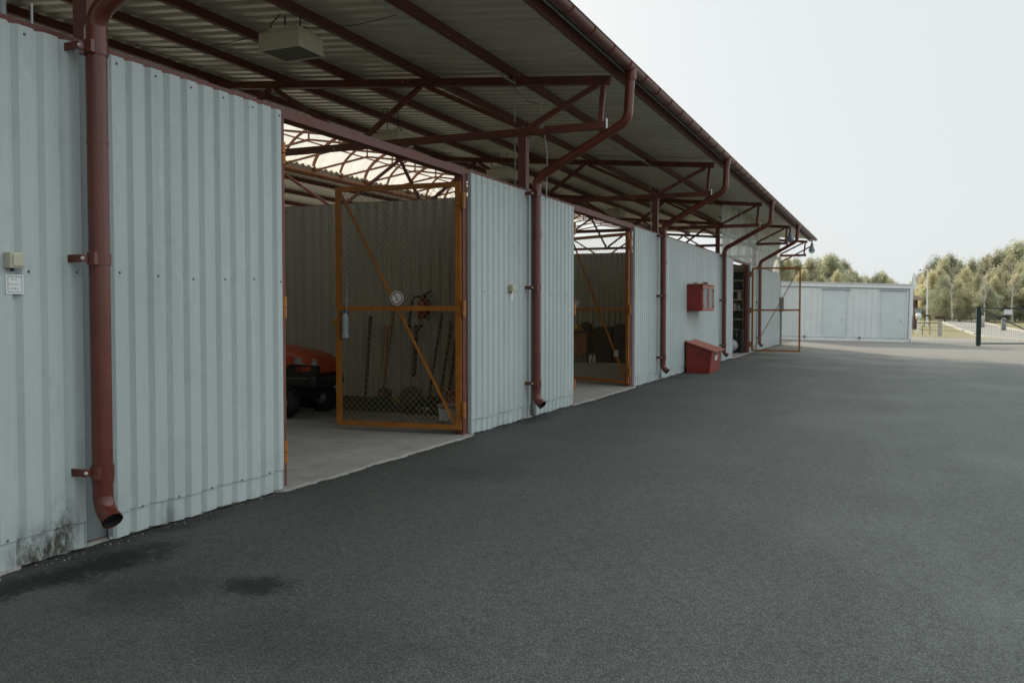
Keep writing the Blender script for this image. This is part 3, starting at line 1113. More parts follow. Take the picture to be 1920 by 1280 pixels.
# no-smoking discs on the gates
def no_smoking(P, u, z, off, label):
    c = P(u, z, off); nrm = (P(0, 0, 1) - P(0, 0, 0)) * (1 if off > 0 else -1)
    nrm.normalize()
    ux = Vector((0, 0, 1)).cross(nrm).normalized()
    o = thing('no_smoking_sign', c, label, 'sign')
    b = MB(); b.lathe([(0, 0), (.080, 0), (.080, .003), (0, .003)], c, nrm, 32, smooth=False); b.build('plate', M['sign_white'], o)
    rg = MB(); rg.disc(c + nrm * .0036, .071, nrm, 32, r_in=.058)
    rot = Matrix((ux, Vector((0, 0, 1)), nrm)).transposed()
    rg.box(c + nrm * .0042, (.124, .011, .0006), 0, rot @ Matrix.Rotation(R(-56), 3, 'Z'))
    rg.build('ring', M['sign_red'], o)
    cg = MB()
    cg.box(c + nrm * .0036 + ux * -.016 + Vector((0, 0, -.026)), (.026, .009, .0008), 0, rot @ Matrix.Rotation(R(33), 3, 'Z'))
    cg.build('cigarette', M['ink'], o)
    sm = MB()
    for dx, dz0 in ((.030, .005), (.036, -.008)):
        ptz = [c + nrm * .0037 + ux * (dx - .02 + .006 * k) + Vector((0, 0, dz0 + .006 * k - .01)) for k in range(5)]
        for p, q in zip(ptz[:-1], ptz[1:]):
            sm.beam(p, q, .003, .0006, up=nrm)
    ptz = [c + nrm * .0037 + ux * (-.008 + .012 * math.cos(k * .7)) + Vector((0, 0, .022 + .012 * math.sin(k * .7))) for k in range(7)]
    for p, q in zip(ptz[:-1], ptz[1:]):
        sm.beam(p, q, .003, .0006, up=nrm)
    sm.build('smoke_mark', M['pale_ink'], o)


no_smoking(P1, .765, 1.545, .045, 'round white and red no-smoking sign on the first orange gate')
no_smoking(P2, 1.35, 1.545, .045, 'small round no-smoking sign on the second, farther orange gate')


def padlock(P, W, label):
    c = P(W + .045, 1.40, .03)
    o = thing('padlock', c, label, 'padlock')
    s = MB(); d = (P(1, 0) - P(0, 0)).normalized()
    pts = [c + d * (.026 * math.cos(a)) + Vector((0, 0, .05 * math.sin(a) if math.sin(a) > 0 else .05 * math.sin(a))) for a in [math.pi * k / 10 for k in range(11)]]
    s.tube([pts[0] - Vector((0, 0, .05))] + pts + [pts[-1] - Vector((0, 0, .05))], .007, 8); s.build('shackle', M['grey_box'], o)
    b = MB(); b.box(c - Vector((0, 0, .055)), (.055, .026, .05), 0, Matrix.Rotation(math.atan2(d.y, d.x), 3, 'Z')); b.build('body', M['grey_box'], o, bevel=.004)
    k = MB(); k.box(c - Vector((0, 0, .14)), (.036, .022, .06), 0, Matrix.Rotation(math.atan2(d.y, d.x), 3, 'Z'))
    k.tube([c - Vector((0, 0, .085)), c - Vector((0, 0, .11))], .006, 6)
    k.build('brass_tag', M['brass'], o)


padlock(P1, 1.53, 'steel padlock with a brass tag on the free edge of the first gate')


def bottle(P, u, label):
    c = P(u, 1.385, .035)
    o = thing('plastic_bottle', c, label, 'bottle')
    b = MB(); top = c
    prof = [(.0, -.30), (.034, -.30), (.043, -.285), (.043, -.26)]
    z = -.25
    for k in range(9):
        prof += [(.036, z), (.042, z + .008)]; z += .018
    prof += [(.043, -.08), (.036, -.04), (.020, -.012), (.015, 0)]
    b.lathe(prof, top, (0, 0, 1), 16); b.build('body', M['clear_plastic'], o)
    b = MB(); b.lathe([(.0, .022), (.019, .022), (.019, -.008), (.0, -.008)], top, (0, 0, 1), 14); b.build('cap', M['blue_cap'], o)
    w = MB(); w.tube([top + Vector((.02, 0, .02)), top + Vector((.03, 0, .40)), top + Vector((-.02, 0, .44))], .005, 6)
    w.build('wire_hook', M['cable'], o)


M['blue_cap'] = paint('blue_cap', (.03, .09, .22), .4, .1, 8, bump=0)
bottle(P1, 1.43, 'ribbed clear plastic bottle with blue cap hung on the first gate')
bottle(P2, 1.47, 'clear plastic bottle hung on the second gate beside the wall edge')

# red fire-hose cabinet with glazed doors
c0 = at_x(1307, 557, WX)
yc, z0, z1 = c0.y, 0, 0
ya = at_x(1288, 535, WX).y; 
cab_y0 = ya; cab_y1 = cab_y0 + 1.40; cab_d = .34
zt_ = at_x(1288, 534, WX).z; zb_ = at_x(1288, 583, WX).z
o = thing('fire_hose_cabinet', (WX, (cab_y0 + cab_y1) / 2, zb_), 'red wall cabinet with two glazed doors above the red bin', 'cabinet')
b = MB()
b.span((WX + .002, cab_y0, zb_), (WX + cab_d, cab_y1, zt_))
b.build('body', M['box_red'], o, bevel=.008)
for k in range(2):
    w = (cab_y1 - cab_y0) / 2
    y0_, y1_ = cab_y0 + k * w + .012, cab_y0 + (k + 1) * w - .012
    x0, x1 = WX + cab_d + .001, WX + cab_d + .028
    d = MB(); fr = .085
    d.span((x0, y0_, zb_ + .01), (x1, y0_ + fr, zt_ - .01)); d.span((x0, y1_ - fr, zb_ + .01), (x1, y1_, zt_ - .01))
    d.span((x0, y0_ + fr, zb_ + .01), (x1, y1_ - fr, zb_ + .075)); d.span((x0, y0_ + fr, zt_ - .075), (x1, y1_ - fr, zt_ - .01))
    dd = d.build('door', M['lid_red'], o)
    g = MB(); g.span((x0 + .004, y0_ + fr, zb_ + .075), (x0 + .010, y1_ - fr, zt_ - .075)); g.build('pane', M['sign_grey'] if 'sign_grey' in M else M['tank'], dd)
    g = MB(); n = 16
    for j in range(n):
        z = zb_ + .085 + (zt_ - zb_ - .17) * j / (n - 1)
        g.span((x0 + .011, y0_ + fr, z - .007), (x0 + .018, y1_ - fr, z + .007))
    g.build('hose_rack', M['grey_box'], dd)
b = MB()
b.span((WX + .01, cab_y0 - .012, zt_ + .001), (WX + cab_d + .035, cab_y1 + .012, zt_ + .022)); b.build('roof_plate', M['lid_red'], o)
b = MB()
for yy_ in (cab_y0 + .05, cab_y1 - .11):
    for zz_ in (zb_ + .09, zt_ - .13):
        b.span((WX + cab_d + .029, yy_, zz_), (WX + cab_d + .040, yy_ + .06, zz_ + .05))
b.build('hinge', M['screw'], o)
b = MB(); ym_ = (cab_y0 + cab_y1) / 2; zm_ = (zb_ + zt_) / 2
b.span((WX + cab_d + .029, ym_ - .04, zm_ - .035), (WX + cab_d + .045, ym_ + .04, zm_ + .035)); b.build('latch', M['galv'], o)
# things lying on the cabinet
b = MB(); b.beam((WX + .17, cab_y0 + .12, zt_ + .042), (WX + .17, cab_y0 + .85, zt_ + .042), .10, .036)
tag(b.build('pale_board', M['plank_white']), 'pale short board lying on top of the red wall cabinet', 'board')
b = MB(); b.loft([[(WX + .2 + .07 * math.cos(2 * math.pi * k / 10) * s_, cab_y0 + yy_, zt_ + .06 + .035 * math.sin(2 * math.pi * k / 10) * s_) for k in range(10)] for yy_, s_ in ((.92, .5), (1.0, 1), (1.12, 1.05), (1.22, .8), (1.27, .3))])
tag(b.build('glove', M['dark_stuff']), 'dark crumpled glove lying on top of the red wall cabinet', 'glove')

# red sand bin with a sloping lid
pA = at_z(1297, 697, gz(-4)); 
bx0 = WX + .03; bin_y0 = 20.2
bin_w, bin_d = 1.22, .60
bin_y1 = bin_y0 + bin_w
zf, zbk = .50, .69
g0 = gz(WX + .5)
o = thing('sand_bin', (WX + .45, (bin_y0 + bin_y1) / 2, g0), 'red metal sand bin with sloping lid standing against the wall', 'bin')
b = MB()
b.hexa([(bx0 + .02, bin_y0, g0), (bx0 + bin_d - .06, bin_y0, g0), (bx0 + bin_d - .06, bin_y1, g0), (bx0 + .02, bin_y1, g0),
        (bx0, bin_y0 - .0, zbk), (bx0 + bin_d, bin_y0 - .0, zf), (bx0 + bin_d, bin_y1, zf), (bx0, bin_y1, zbk)])
b.build('body', M['box_red'], o, bevel=.008)
b = MB(); e = .045
b.hexa([(bx0 - .01, bin_y0 - e, zbk + .006), (bx0 + bin_d + .06, bin_y0 - e, zf - .022), (bx0 + bin_d + .06, bin_y1 + e, zf - .022), (bx0 - .01, bin_y1 + e, zbk + .006),
        (bx0 - .01, bin_y0 - e, zbk + .03), (bx0 + bin_d + .06, bin_y0 - e, zf + .004), (bx0 + bin_d + .06, bin_y1 + e, zf + .004), (bx0 - .01, bin_y1 + e, zbk + .03)])
b.build('lid', M['lid_red'], o, bevel=.004)
b = MB(); ym_ = (bin_y0 + bin_y1) / 2
b.span((bx0 + bin_d + .004, ym_ - .03, zf - .12), (bx0 + bin_d + .018, ym_ + .03, zf - .03)); b.build('hasp', M['galv'], o)
b = MB()
for yy_ in (bin_y0 + .12, bin_y1 - .12):
    b.tube([(bx0 + .004, yy_ - .05, zbk + .034), (bx0 + .004, yy_ + .05, zbk + .034)], .012, 8)
b.build('hinge', M['screw'], o)
b = MB(); ly = (bin_y0 + bin_y1) / 2


def fx(z):                                    # sloping front of the bin
    return bx0 + bin_d - .06 * (1 - (z - g0) / (zf - g0))


b.hexa([(fx(.27) - .01, ly - .13, .27), (fx(.27) + .006, ly - .13, .27), (fx(.27) + .006, ly + .13, .27), (fx(.27) - .01, ly + .13, .27),
        (fx(.385) - .01, ly - .13, .385), (fx(.385) + .006, ly - .13, .385), (fx(.385) + .006, ly + .13, .385), (fx(.385) - .01, ly + .13, .385)])
plate = b.build('label_plate', M['sign_white'], o)
text_mesh('lettering', '3', .10, M['ink'], Vector((fx(.35) + .0075, ly + .03, .328)), WALLROT, plate)

# ------------------------------------------------------------------ lamps at the far trusses
def bell_lamp(loc, label, bracket):
    x, y, z = loc
    o = thing('bell_lamp', loc, label, 'lamp', 'bell lamps hanging from the far end of the eave')
    b = MB(); b.lathe([(.0, 0), (.055, 0), (.06, -.03), (.065, -.11), (.085, -.16), (.125, -.26), (.135, -.32), (.128, -.325)], loc, (0, 0, 1), 20)
    b.build('bell', M['lamp_glass'], o)
    g = MB(); g.lathe([(.125, -.315), (.10, -.38), (.04, -.42), (.0, -.425)], loc, (0, 0, 1), 20); g.build('lens', M['clear_glass'], o)
    h = MB(); h.tube([loc, (x, y, z + .16)], .03, 10); h.build('stem', M['red_steel'], o)
    return o


bell_lamp((-3.12, 39.3, 4.22), 'bell-shaped lamp hanging under the far corner of the roof', True)
bell_lamp((-3.30, 32.5, 4.18), 'bell-shaped lamp half hidden behind the fourth downpipe', False)
mb = MB()
mb.beam((-3.05, Y1 + .3, 4.16), (WX - .1, Y1 + .3, 3.42), .05, .05)
mb.beam((WX - .1, Y1 + .3, 3.16), (-3.10, Y1 + .3, 3.20), .045, .045)
mb.beam((-3.10, Y1 + .3, 3.18), (-3.10, Y1 + .3, 3.42), .035, .035)
mb.build('lamp_bracket', M['red_steel'], shed)
# meter box on the far corner
o = thing('meter_box', (WX + .05, 38.85, 1.3), 'grey meter box mounted on the far corner of the shed', 'meter box')
c = at_y(1464, 571, 38.9)
b = MB(); b.span((WX + .015, 38.72, c.z - .30), (WX + .15, 38.97, c.z + .30)); b.build('body', M['grey_box'], o, bevel=.01)
b = MB(); b.span((WX + .1515, 38.75, c.z - .27), (WX + .165, 38.94, c.z + .27)); b.build('door', M['grey_box'], o)
b = MB(); b.tube([(WX + .06, 38.9, c.z - .30), (WX + .06, 38.9, .0)], .03, 8); b.build('conduit', M['grey_box'], o)

# ------------------------------------------------------------------ first bay: mower, tools, buckets
FL = .02                                      # floor level
mw = thing('riding_mower', (-7.9, 9.85, FL), 'red-orange riding mower with black tyres parked inside the first bay', 'mower')


def ring(x, y0, y1, z0, z1, r=.25, n=20, cy=9.85):
    """rounded-rectangle section of the bodywork at x"""
    out = []
    hy, hz = (y1 - y0) / 2, (z1 - z0) / 2; my, mz = (y0 + y1) / 2, (z0 + z1) / 2
    for k in range(n):
        a = 2 * math.pi * (k + .5) / n; e = .42
        ca, sa = math.cos(a), math.sin(a)
        out.append((x, my + hy * math.copysign(abs(ca) ** e, ca), mz + hz * math.copysign(abs(sa) ** e, sa)))
    return out


cy = 9.85
b = MB()
b.loft([ring(-8.55, cy - .27, cy + .27, .50, .99), ring(-8.1, cy - .28, cy + .28, .50, .98), ring(-7.6, cy - .285, cy + .285, .52, .94),
        ring(-7.25, cy - .285, cy + .285, .54, .88), ring(-7.06, cy - .27, cy + .27, .56, .835), ring(-6.99, cy - .235, cy + .235, .58, .79), ring(-6.97, cy - .18, cy + .18, .60, .75)])
b.build('hood', M['mower_red'], mw)
b = MB()
for s_ in (-1, 1):                            # dark side vents under the headlamps
    b.hexa([(-7.55, cy + s_ * .294, .545), (-6.975, cy + s_ * .262, .55), (-6.975, cy + s_ * .18, .55), (-7.55, cy + s_ * .27, .545),
            (-7.36, cy + s_ * .299, .708), (-6.965, cy + s_ * .262, .695), (-6.965, cy + s_ * .18, .695), (-7.36, cy + s_ * .27, .708)])
    for k in range(3):
        b.beam((-7.56 + k * .03, cy + s_ * .298, .60 + k * .04), (-7.18, cy + s_ * .288, .60 + k * .04), .012, .012)
    b.beam((-8.4, cy + s_ * .288, .80), (-7.5, cy + s_ * .292, .73), .012, .02)
b.build('grille', M['dark_plastic'], mw)
for s_ in (-1, 1):
    b = MB()
    b.hexa([(-7.30, cy + s_ * .297, .715), (-6.975, cy + s_ * .255, .70), (-6.985, cy + s_ * .20, .70), (-7.30, cy + s_ * .25, .715),
            (-7.27, cy + s_ * .292, .80), (-6.99, cy + s_ * .245, .775), (-7.0, cy + s_ * .19, .775), (-7.27, cy + s_ * .24, .80)])
    b.build('headlight', M['lamp_lens'], mw)
b = MB()
b.span((-7.9, cy - .30, .40), (-7.05, cy + .30, .545)); b.span((-7.05, cy - .33, .41), (-6.93, cy + .33, .56))
b.build('bumper', M['dark_plastic'], mw, bevel=.025)
b = MB()
b.span((-9.3, cy - .2, .30), (-7.15, cy + .2, .42)); b.span((-7.42, cy - .40, .20), (-7.34, cy + .40, .27))
b.build('chassis', M['black'], mw)
for (wx, wy, wr, ww) in ((-7.36, cy - .42, .205, .16), (-7.36, cy + .42, .205, .16), (-8.75, cy - .42, .27, .24), (-8.75, cy + .42, .27, .24)):
    t = MB(); t.lathe([(wr * .55, -ww / 2), (wr * .85, -ww / 2), (wr, -ww / 2 + .035), (wr, ww / 2 - .035), (wr * .85, ww / 2), (wr * .55, ww / 2), (wr * .5, ww / 2 - .03), (wr * .5, -ww / 2 + .03), (wr * .55, -ww / 2)], (wx, wy, FL + wr), (0, 1, 0), 26)
    for k in range(22):
        a = 2 * math.pi * k / 22
        t.box((wx + math.cos(a) * (wr + .003), wy, FL + wr + math.sin(a) * (wr + .003)), (.014, ww * .82, .018), 0, Matrix.Rotation(-a, 3, 'Y'))
    w = t.build('wheel', M['black'], mw)
    q = MB(); q.lathe([(0, -.04), (wr * .5, -.045), (wr * .52, 0), (wr * .5, .045), (0, .04)], (wx, wy, FL + wr), (0, 1, 0), 18); q.lathe([(0, -.075), (.03, -.07), (.035, 0), (.03, .07), (0, .075)], (wx, wy, FL + wr), (0, 1, 0), 10)
    q.build('rim', M['galv'], w)
b = MB()
b.loft([ring(-9.45, cy - .42, cy + .42, .52, .72), ring(-9.3, cy - .46, cy + .46, .50, .80), ring(-8.9, cy - .46, cy + .46, .50, .82), ring(-8.5, cy - .40, cy + .40, .46, .62)])
b.build('rear_body', M['mower_red'], mw)
b = MB(); b.loft([ring(-9.3, cy - .20, cy + .20, .84, .92), ring(-8.85, cy - .22, cy + .22, .84, .94)]); b.loft([ring(-9.38, cy - .20, cy + .20, .90, 1.25), ring(-9.28, cy - .2, cy + .2, .88, 1.27)]); b.build('seat', M['black'], mw)
b = MB(); b.tube([(-8.6, cy, .9), (-8.72, cy, 1.1)], .02, 8)
b.tube([Vector((-8.72, cy, 1.1)) + Vector((.03 * math.sin(a), .17 * math.cos(a), .155 * math.sin(a) * .5)) for a in [2 * math.pi * k / 18 for k in range(19)]], .014, 8)
b.build('steering_wheel', M['black'], mw)
b = MB(); b.loft([ring(-8.45, cy - .5, cy + .5, .10, .24), ring(-8.2, cy - .56, cy + .56, .09, .27), ring(-7.85, cy - .56, cy + .56, .09, .27), ring(-7.66, cy - .45, cy + .45, .10, .24)])
b.build('mower_deck', M['dark_plastic'], mw)

mw.location.x += .14
PY = 10.99                                    # face of the first partition


def lean(top_px, bot_px, out=.42):
    a = at_y(top_px[0], top_px[1], PY - .06)
    b_ = at_y(bot_px[0], bot_px[1], PY - out)
    b_.z = max(b_.z, FL + .02)
    return a, b_


# shovel with dark shaft
a, b_ = lean((695, 593), (685, 748), .35)
o = thing('push_broom', (b_.x, b_.y, FL), 'dark handled push broom with pale block leaning at the partition end behind the gate', 'broom')
m_ = MB(); m_.tube([b_, a], [.018, .026], 8); m_.build('handle', M['dark_wood'], o)
m_ = MB(); m_.box((b_.x + .08, b_.y, .16), (.34, .07, .09)); m_.build('block', M['plank_white'], o, bevel=.01)
m_ = MB(); m_.box((b_.x + .08, b_.y, .068), (.33, .06, .092)); m_.build('bristles', M['dark_stuff'], o)
a, b_ = lean((739, 580), (715, 752), .45)
o = thing('broom', (b_.x, b_.y, FL), 'long pale wooden handled broom with green bristles leaning on the partition', 'broom')
m_ = MB(); m_.tube([b_, a], .016, 8); m_.build('handle', M['wood'], o)
m_ = MB(); m_.loft([[(b_.x + s_ * .2 * w, b_.y + t_ * .05, z) for s_, t_ in ((-1, -1), (1, -1), (1, 1), (-1, 1))] for w, z in ((1.25, FL), (1.15, .08), (.8, .17), (.25, .24))], smooth=False)
m_.build('bristles', M['green'], o)
a, b_ = lean((725, 616), (722, 735), .30)
o = thing('spade', (b_.x, b_.y, FL), 'spade with a short orange-brown shaft standing beside the pale broom handle', 'spade')
m_ = MB(); m_.tube([b_ + Vector((0, 0, .2)), a], .024, 8); m_.tube([a + Vector((-.05, 0, .01)), a + Vector((.05, 0, .01))], .02, 8); m_.build('handle', M['wood_orange'] if 'wood_orange' in M else M['drawer_wood'], o)
m_ = MB(); m_.loft([[(b_.x + s_ * w, b_.y + t_ * .006, z) for s_, t_ in ((-1, -1), (1, -1), (1, 1), (-1, 1))] for w, z in ((.03, FL), (.10, .09), (.11, .30), (.03, .34))], smooth=False); m_.build('blade', M['rust'], o)
a, b_ = lean((781, 614), (776, 738), .28)
o = thing('shovel', (b_.x, b_.y, FL), 'dark wide bladed shovel standing at the middle of the gate view', 'shovel')
m_ = MB(); m_.tube([b_ + Vector((0, 0, .25)), a], .032, 8); m_.tube([a + Vector((-.04, 0, 0)), a + Vector((.09, 0, .03))], .025, 8); m_.build('handle', M['dark_wood'], o)
m_ = MB(); m_.loft([[(b_.x - .02 + s_ * w, b_.y - d + t_ * .008, z) for s_, t_ in ((-1, -1), (1, -1), (1, 1), (-1, 1))] for w, z, d in ((.14, FL, .1), (.17, .12, .06), (.17, .30, .03), (.04, .37, 0))], smooth=False); m_.build('blade', M['rust'], o)
a, b_ = lean((829, 586), (803, 750), .5)
o = thing('garden_rake', (b_.x, b_.y, FL), 'dark shafted garden rake leaning right of the shovel', 'rake')
m_ = MB(); m_.tube([b_, a], .02, 8); m_.build('handle', M['dark_wood'], o)
m_ = MB(); m_.box((b_.x, b_.y, .10), (.36, .025, .03))
for k in range(10):
    m_.box((b_.x - .165 + k * .0365, b_.y - .02, .055), (.010, .02, .07))
m_.build('rake_head', M['galv'], o)
a, b_ = lean((846, 603), (826, 742), .4)
m_ = MB(); m_.tube([b_, a], .022, 8)
tag(m_.build('tool_pole', M['dark_wood']), 'dark bare pole leaning between the rake and the yellow stick', 'pole')
a, b_ = lean((833, 630), (836, 740), .4)
m_ = MB(); m_.tube([b_, a], .013, 8)
tag(m_.build('tool_pole', M['yellow']), 'thin yellow stick leaning on the partition near the buckets', 'pole')
a, b_ = lean((862, 585), (840, 748), .4)
m_ = MB(); m_.tube([b_, a], .024, 8)
tag(m_.build('tool_pole', M['dark_wood']), 'dark pole leaning nearest the hinge side behind the gate', 'pole')
# bush brooms and scraps on the floor
for (px, py, w, h, m, nm, lb, ct) in ((712, 770, .34, .17, 'green', 'hand_brush', 'dark green flat brush lying under the broom handles', 'brush'),
                                      ((805), 775, .62, .24, 'dark_green' if 'dark_green' in M else 'green', 'brushwood_broom', 'wide dark green brushwood broom lying below the rake', 'broom')):
    c = at_z(px, py, FL)
    m_ = MB(); rnd = random.Random(px)
    for k in range(260):
        t0 = Vector((c.x + rnd.uniform(-.25, .25) * w, c.y + rnd.uniform(-.3, .3) * h, FL + h * rnd.uniform(.6, 1)))
        t1 = Vector((c.x + rnd.uniform(-1, 1) * w * .62, c.y + rnd.uniform(-.6, .3) * h - .05, FL + .01))
        m_.beam(t0, t1, .009, .009)
    tag(m_.build(nm, M[m]), lb, ct)
c = at_z(743, 765, FL)
m_ = MB(); m_.loft([[(c.x + s_ * w, c.y + t_ * .10, z) for s_, t_ in ((-1, -1), (1, -1), (1, 1), (-1, 1))] for w, z in ((.15, FL), (.17, .12), (.09, .20))], smooth=False)
tag(m_.build('dustpan', M['lime']), 'yellow-green dustpan standing between the broom and the shovel', 'dustpan')
c = at_z(795, 765, FL)
m_ = MB(); m_.box((c.x, c.y + .1, .12), (.36, .03, .2), 0, Matrix.Rotation(R(8), 3, 'Y'))
tag(m_.build('board_offcut', M['plank_white']), 'pale board offcut standing behind the shovel blade', 'board')
# long dark timbers along the foot of the partition
for k, (y_, z_, lb) in enumerate(((10.55, .05, 'long dark timber lying on the floor nearest the mower'), (10.68, .05, 'long dark timber on the floor against the partition, second one back'), (10.62, .14, 'dark timber lying on top of the two timbers at the partition'))):
    m_ = MB(); m_.beam((-9.4, y_, z_ + FL), (-6.05 - k * .2, y_ + .02, z_ + FL), .11, .09)
    tag(m_.build('timber', M['board']), lb, 'timber')


def bucket(px, py, r0, h, m, name, label, lidm=None):
    c = at_z(px, py, FL)
    o = thing(name, c, label, 'bucket')
    m_ = MB(); m_.lathe([(0, .0), (r0 * .86, 0), (r0, h), (r0 + .008, h), (r0 + .008, h - .02), (r0 - .006, h - .02), (r0 * .84, .01), (0, .01)], c, (0, 0, 1), 24); m_.build('pail', m, o)
    m_ = MB(); m_.tube([c + Vector((r0 * math.cos(a), -.02 - .10 * math.sin(a), h - .03 - .06 * math.sin(a))) for a in [math.pi * k / 10 for k in range(11)]], .004, 6); m_.build('handle', M['galv'], o)
    m_ = MB(); m_.lathe([(r0 * .90 + .001, h * .25), (r0 * .975 + .001, h * .8)], c, (0, 0, 1), 24); m_.build('label_band', lidm or M['pink'], o)


bucket(841, 797, .125, .26, M['plank_white'], 'paint_bucket', 'pale plastic paint bucket standing by the gate hinge', M['white_faded'] if 'white_faded' in M else M['sign_white'])
bucket(856, 778, .15, .34, M['pink'], 'plastic_bucket', 'faded pink bucket behind the pale paint bucket', M['lid_red'])
c = at_z(857, 803, FL)
m_ = MB(); m_.loft([[(c.x + .10 * s_ * math.cos(2 * math.pi * k / 10) + .01 * math.sin(5 * k), c.y + .07 * s_ * math.sin(2 * math.pi * k / 10), z) for k in range(10)] for s_, z in ((.9, FL), (1.1, .05), (.95, .12), (.5, .17))])
tag(m_.build('rubble_sack', M['tank']), 'small grey sack on the floor beside the gate hinge', 'sack')

# fire extinguisher hung on the partition
c = at_y(795, 590, PY - .10)
o = thing('fire_extinguisher', (c.x, PY, c.z), 'red fire extinguisher hanging on the partition behind the first gate', 'fire extinguisher')
ez = at_y(795, 597, PY - .10).z; et = at_y(795, 560, PY - .10).z
m_ = MB(); h_ = et - ez
m_.lathe([(0, 0), (.075, 0), (.088, .02), (.088, h_ * .78), (.075, h_ * .9), (.03, h_), (.025, h_ + .03), (0, h_ + .03)], (c.x, PY - .10, ez), (0, 0, 1), 22); m_.build('cylinder', M['ext_red'], o)
m_ = MB(); m_.lathe([(.0885, h_ * .52), (.0885, h_ * .66)], (c.x, PY - .10, ez), (0, 0, 1), 22); m_.lathe([(.0886, h_ * .40), (.0886, h_ * .52)], (c.x, PY - .10, ez), (0, 0, 1), 22, 1); m_.build('label_band', [M['yellow'], M['sign_white']], o)
m_ = MB(); m_.beam((c.x - .02, PY - .10, et + .05), (c.x + .12, PY - .12, et + .10), .03, .02); m_.beam((c.x - .02, PY - .10, et + .03), (c.x + .08, PY - .12, et + .03), .03, .02); m_.box((c.x, PY - .10, et + .03), (.05, .05, .05)); m_.build('valve', M['black'], o)
m_ = MB(); m_.tube(fillet([(c.x - .02, PY - .10, et + .03), (c.x - .16, PY - .12, et + .03), (c.x - .22, PY - .13, ez - .05)], .12), .014, 8); m_.lathe([(.014, 0), (.035, -.10)], (c.x - .22, PY - .13, ez - .05), (0, 0, 1), 10); m_.build('hose', M['black'], o)

# ------------------------------------------------------------------ second bay: workbench
BY = 23.15
bz = .86
o = thing('workbench', (-7.9, BY, FL), 'wooden workbench with an orange-brown drawer unit at the back of the second bay', 'workbench')
xb0, xb1 = -9.6, -7.45
m_ = MB(); m_.span((xb0, BY - .32, bz - .05), (xb1, BY + .36, bz)); m_.build('top', M['dark_wood'], o)
for (x, y) in ((xb0 + .08, BY - .27), (xb1 - .08, BY - .27), (xb0 + .08, BY + .3), (xb1 - .08, BY + .3)):
    m_ = MB(); m_.span((x - .035, y - .035, FL), (x + .035, y + .035, bz - .05)); m_.build('leg', M['dark_wood'], o)
dxa, dxb = -7.98, -7.53
m_ = MB(); m_.span((dxa, BY - .28, .24), (dxb, BY + .3, bz - .052)); dc = m_.build('drawer_unit', M['drawer_wood'], o)
for k in range(3):
    z0_ = .26 + k * .182
    m_ = MB(); m_.span((dxa + .015, BY - .30, z0_), (dxb - .015, BY - .2815, z0_ + .165)); m_.span(((dxa + dxb) / 2 - .05, BY - .312, z0_ + .10), ((dxa + dxb) / 2 + .05, BY - .3015, z0_ + .115), 1)
    m_.build('drawer', [M['drawer_wood'], M['dark_wood']], dc)
# what stands on the bench
def jar(x, y, z, r_, h, m, name, label, cat):
    m_ = MB(); m_.lathe([(0, 0), (r_, 0), (r_ * 1.05, h * .15), (r_, h * .7), (r_ * .6, h * .85), (r_ * .6, h), (0, h)], (x, y, z), (0, 0, 1), 16)
    return tag(m_.build(name, m), label, cat)


jar(-7.87, BY - .12, bz, .10, .17, M['brass'], 'brass_jug', 'shiny brass jug standing on the workbench above the drawers', 'jug')
jar(-8.05, BY - .05, bz, .08, .24, M['dark_plastic'], 'oil_can', 'dark oil can on the bench left of the brass jug', 'can')
m_ = MB(); m_.loft([[(-7.66 + .17 * s_ * math.cos(2 * math.pi * k / 12), BY + .15 * s_ * math.sin(2 * math.pi * k / 12), z) for k in range(12)] for s_, z in ((1, bz), (1.05, bz + .1), (.8, bz + .2), (.3, bz + .25))])
tag(m_.build('tool_bag', M['dark_stuff']), 'rounded dark tool bag on the right end of the workbench', 'bag')
jar(-7.72, BY - .2, bz, .06, .10, M['drawer_wood'], 'tin', 'small rust-brown tin on the workbench edge', 'tin')
jar(-7.60, BY + .22, bz + .001, .06, .30, M['tank'], 'spray_can', 'grey spray can standing behind the dark tool bag', 'can')
# stacked dark crates beside the bench
m_ = MB(); m_.span((-7.38, BY - .25, FL), (-6.85, BY + .35, .98)); 
tag(m_.build('covered_stack', M['dark_stuff'], bevel=.05), 'tall stack under a black cover right of the workbench', 'stack')
m_ = MB(); m_.loft([[(-6.85 + .02 + s_ * w + .26, BY + t_ * .28, z) for s_, t_ in ((-1, -1), (1, -1), (1, 1), (-1, 1))] for w, z in ((.25, FL), (.25, .85), (.22, 1.05))], smooth=False)
tag(m_.build('dark_sack', M['dark_plastic'], bevel=.04), 'black filled sack between the covered stack and the tall cabinet', 'sack')
m_ = MB(); m_.box((-7.25, BY - .05, 1.005), (.22, .18, .045)); tag(m_.build('parcel', M['plank_white']), 'pale flat parcel lying on the black covered stack', 'parcel')
for dx, lb in ((-7.42, 'left white bottle on the floor under the workbench end'), (-7.31, 'right white bottle on the floor under the workbench end')):
    jar(dx, BY - .36, FL, .04, .22, M['sign_white'], 'white_bottle', lb, 'bottle')
o = thing('tall_cabinet', (-5.98, BY, FL), 'tall brown cabinet behind the hinge side of the second gate', 'cabinet')
m_ = MB(); m_.span((-6.30, BY - .3, FL), (-5.66, BY + .4, 1.88)); m_.build('body', M['cabinet_brown'], o, bevel=.01)
m_ = MB(); m_.span((-6.28, BY - .325, .80), (-5.68, BY - .3015, 1.86)); m_.build('door', M['cabinet_brown'], o, bevel=.004)
m_ = MB(); m_.span((-6.28, BY - .325, .06), (-5.68, BY - .3015, .78)); m_.build('door', M['cabinet_brown'], o, bevel=.004)

